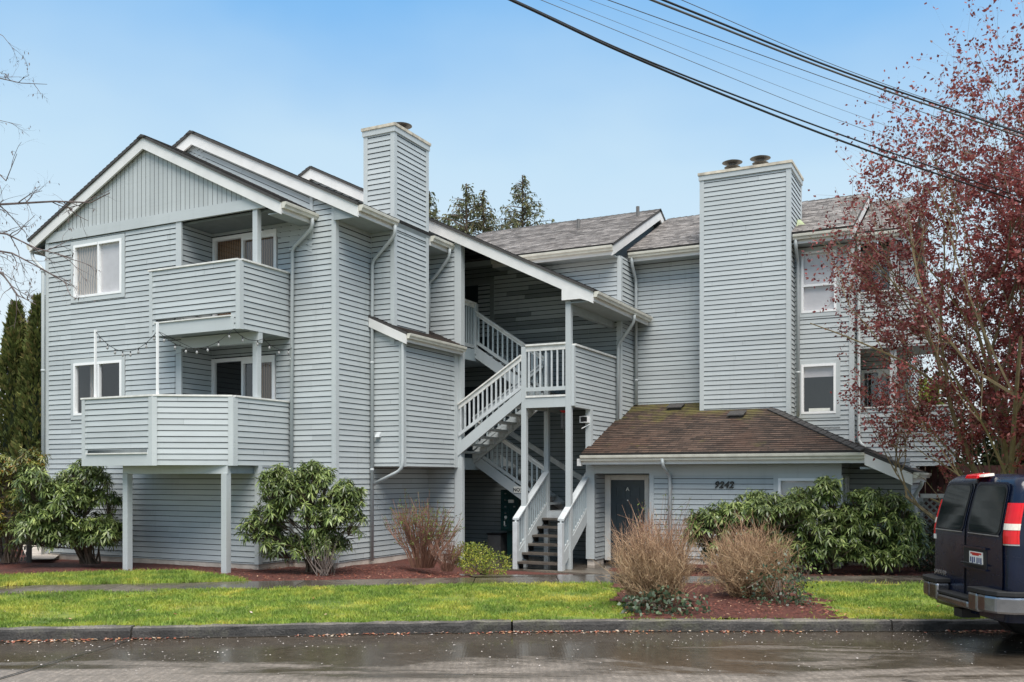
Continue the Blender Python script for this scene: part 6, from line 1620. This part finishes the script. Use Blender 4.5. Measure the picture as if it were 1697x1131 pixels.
k = MB()
for j, s in enumerate((-.41, -.365, -.32, -.255, -.21, -.165)): rb(k, s - .014, s + .014, 1.03 + .01 * (j % 2), 1.10, -.0475, -.0455)
k.build('plate_marks', simple('plate_blue', (.03, .05, .16), .5), lp)
k = MB(); k.tube([V(-.07, .02, 1.02), V(-.07, -.5, 1.02)], .012, 6); k.build('door_handle', M['rubber'], van)
k = MB(); rb(k, .79, .855, 1.25, 1.31, -.026, -.018); k.build('sticker', M['sign'], van)
# badge lettering on the far door
cu = bpy.data.curves.new('badge', 'FONT'); cu.body = 'SAVANA'; cu.size = .085; cu.extrude = .002
tx = bpy.data.objects.new('badge', cu); COL.objects.link(tx); bpy.context.view_layer.update()
me = bpy.data.meshes.new_from_object(tx.evaluated_get(bpy.context.evaluated_depsgraph_get())); bpy.data.objects.remove(tx)
for v in me.vertices: x_, z_ = v.co.x, v.co.y; v.co = V(-.026 - v.co.z, .84 - x_, .80 + z_)
bo = bpy.data.objects.new('badge', me); me.materials.clear(); me.materials.append(M['silver']); COL.objects.link(bo); bo.parent = van
# bumper: chrome ends, lower step in the middle
k = MB()
def bump_sec(k, s0, s1, z0, z1, x0=-.20):
    rb(k, s0, s1, z0, z1, x0, -.02)
bump_sec(k, -.62, -.40, .50, .72); bump_sec(k, .40, .62, .50, .72); bump_sec(k, -.40, .40, .50, .60)
for sg in (-1, 1):
    lo = [(-.20, .62), (-.19, .78), (-.13, .93), (.02, 1.01), (.22, 1.015), (.22, .95), (-.02, .92), (-.02, .62)]
    k.hexa([V(a, sg * b, .52) for a, b in lo], [V(a, sg * b, .72) for a, b in lo])
bp = k.build('rear_bumper', M['chrome'], van, bevel=.03)
k = MB(); rb(k, -.40, .40, .601, .635, -.19, -.02); rb(k, -.64, -.40, .721, .775, -.205, -.01); rb(k, .40, .64, .721, .775, -.205, -.01)
for sg in (-1, 1):
    lo = [(-.205, .64), (-.195, .79), (-.135, .94), (.02, 1.02), (.23, 1.025), (.23, .94), (-.01, .92), (-.01, .64)]
    k.hexa([V(a, sg * b, .721) for a, b in lo], [V(a, sg * b, .775) for a, b in lo])
k.build('bumper_pad', M['rubber'], bp, bevel=.008)
k = MB(); rb(k, -.78, .78, .28, .46, .45, 5.2); k.build('underbody', M['seam'], van)
k = MB(); rb(k, -.10, .10, .36, .46, -.12, .1); k.build('tow_hitch', M['rubber'], van)
for xx in (1.15, 4.6):
    for sg in (-1, 1):
        k = MB()
        p0, p1 = V(xx, sg * .97, .37), V(xx, sg * .70, .37); k.tube([p0, p1], .37, 24); wh = k.build('wheel', M['rubber'], van, smooth=False, bevel=.03)
        k = MB(); a, b = V(xx, sg * .98, .37), V(xx, sg * .9, .37); k.tube([a, b], .22, 16); k.build('rim', M['silver'], wh)
for xx, ln_ in ((1.0, 1.2), (2.6, 1.2), (3.95, .6)):
    for sg in (-1, 1):
        k = MB(); pts = [(xx, 1.42), (xx + ln_, 1.42), (xx + ln_ - .1, 1.86), (xx + .05, 1.86)]; k.face([V(a, sg * (hw(z) + .006), z) for a, z in pts]); k.build('side_window', M['vanglass'], van)
k = MB(); k.tube([V(.62, -hw(.6) - .004, .5), V(.62, -hw(1.3) - .004, 1.3), V(.72, -hw(1.9) - .004, 1.95)], .007, 4); k.build('side_seam', M['seam'], van)

# parent thing empties carry no transform; place the world, light and camera
# ================================================================== LIGHT, SKY, CAMERA
w = bpy.data.worlds.new('World'); SC.world = w; w.use_nodes = True
nt = w.node_tree; bg = nt.nodes['Background']
sky = nt.nodes.new('ShaderNodeTexSky'); sky.sky_type = 'NISHITA'; sky.sun_disc = False
EL, AZ = math.radians(60), math.radians(0)
SDIR = Vector((.62, -.78, 0)).normalized()
sky.sun_elevation = EL; sky.sun_rotation = math.atan2(SDIR.x, SDIR.y)
sky.air_density = 1.0; sky.dust_density = .6; sky.ozone_density = 1.5; sky.altitude = 0
tc = nt.nodes.new('ShaderNodeTexCoord'); sx_ = nt.nodes.new('ShaderNodeSeparateXYZ'); nt.links.new(tc.outputs['Generated'], sx_.inputs[0])
cl = nt.nodes.new('ShaderNodeMath'); cl.operation = 'MULTIPLY_ADD'
nz = noise(nt, tc.outputs['Generated'], 2.2, 4, .55, mapscale=(1, 1, 2)); nt.links.new(nz, cl.inputs[0]); cl.inputs[1].default_value = .15; ad_ = nt.nodes.new('ShaderNodeMath'); ad_.operation = 'SUBTRACT'; nt.links.new(sx_.outputs[2], ad_.inputs[0]); ad_.inputs[1].default_value = .075; nt.links.new(ad_.outputs[0], cl.inputs[2])
hz = ramp(nt, cl.outputs[0], [(0, (.88, .95, 1.0)), (.17, (.80, .93, 1.0)), (.31, (.62, .84, 1.0)), (.46, (.19, .52, .97)), (.58, (.33, .58, .92)), (.75, (.95, .97, 1.0))])
vm = nt.nodes.new('ShaderNodeVectorMath'); vm.operation = 'SCALE'; nt.links.new(hz, vm.inputs[0]); vm.inputs['Scale'].default_value = 1 / .14
nt.links.new(mix(nt, sky.outputs[0], vm.outputs[0], .85), bg.inputs[0]); bg.inputs[1].default_value = .14
sl_ = bpy.data.lights.new('Sun', 'SUN'); sl_.energy = 5.0; sl_.angle = math.radians(42); sl_.color = (1, .955, .90)
so = bpy.data.objects.new('Sun', sl_); COL.objects.link(so)
d = Vector((SDIR.x * math.cos(EL), SDIR.y * math.cos(EL), math.sin(EL)))
so.rotation_euler = d.to_track_quat('Z', 'Y').to_euler()
cam = bpy.data.cameras.new('Camera'); cam.sensor_width = 36; cam.lens = 1556 / 1697 * 36; cam.shift_y = (790 - 565.5) / 1697; cam.clip_end = 2000; cam.clip_start = .1
co = bpy.data.objects.new('Camera', cam); COL.objects.link(co); co.location = (0, 0, CAMH); co.rotation_euler = (PI / 2, 0, YAW)
SC.camera = co
SC.view_settings.view_transform = 'Standard'; SC.view_settings.look = 'None'; SC.view_settings.exposure = 0; SC.view_settings.gamma = 1
SC.cycles.max_bounces = 6; SC.cycles.transparent_max_bounces = 12; SC.cycles.use_denoising = True
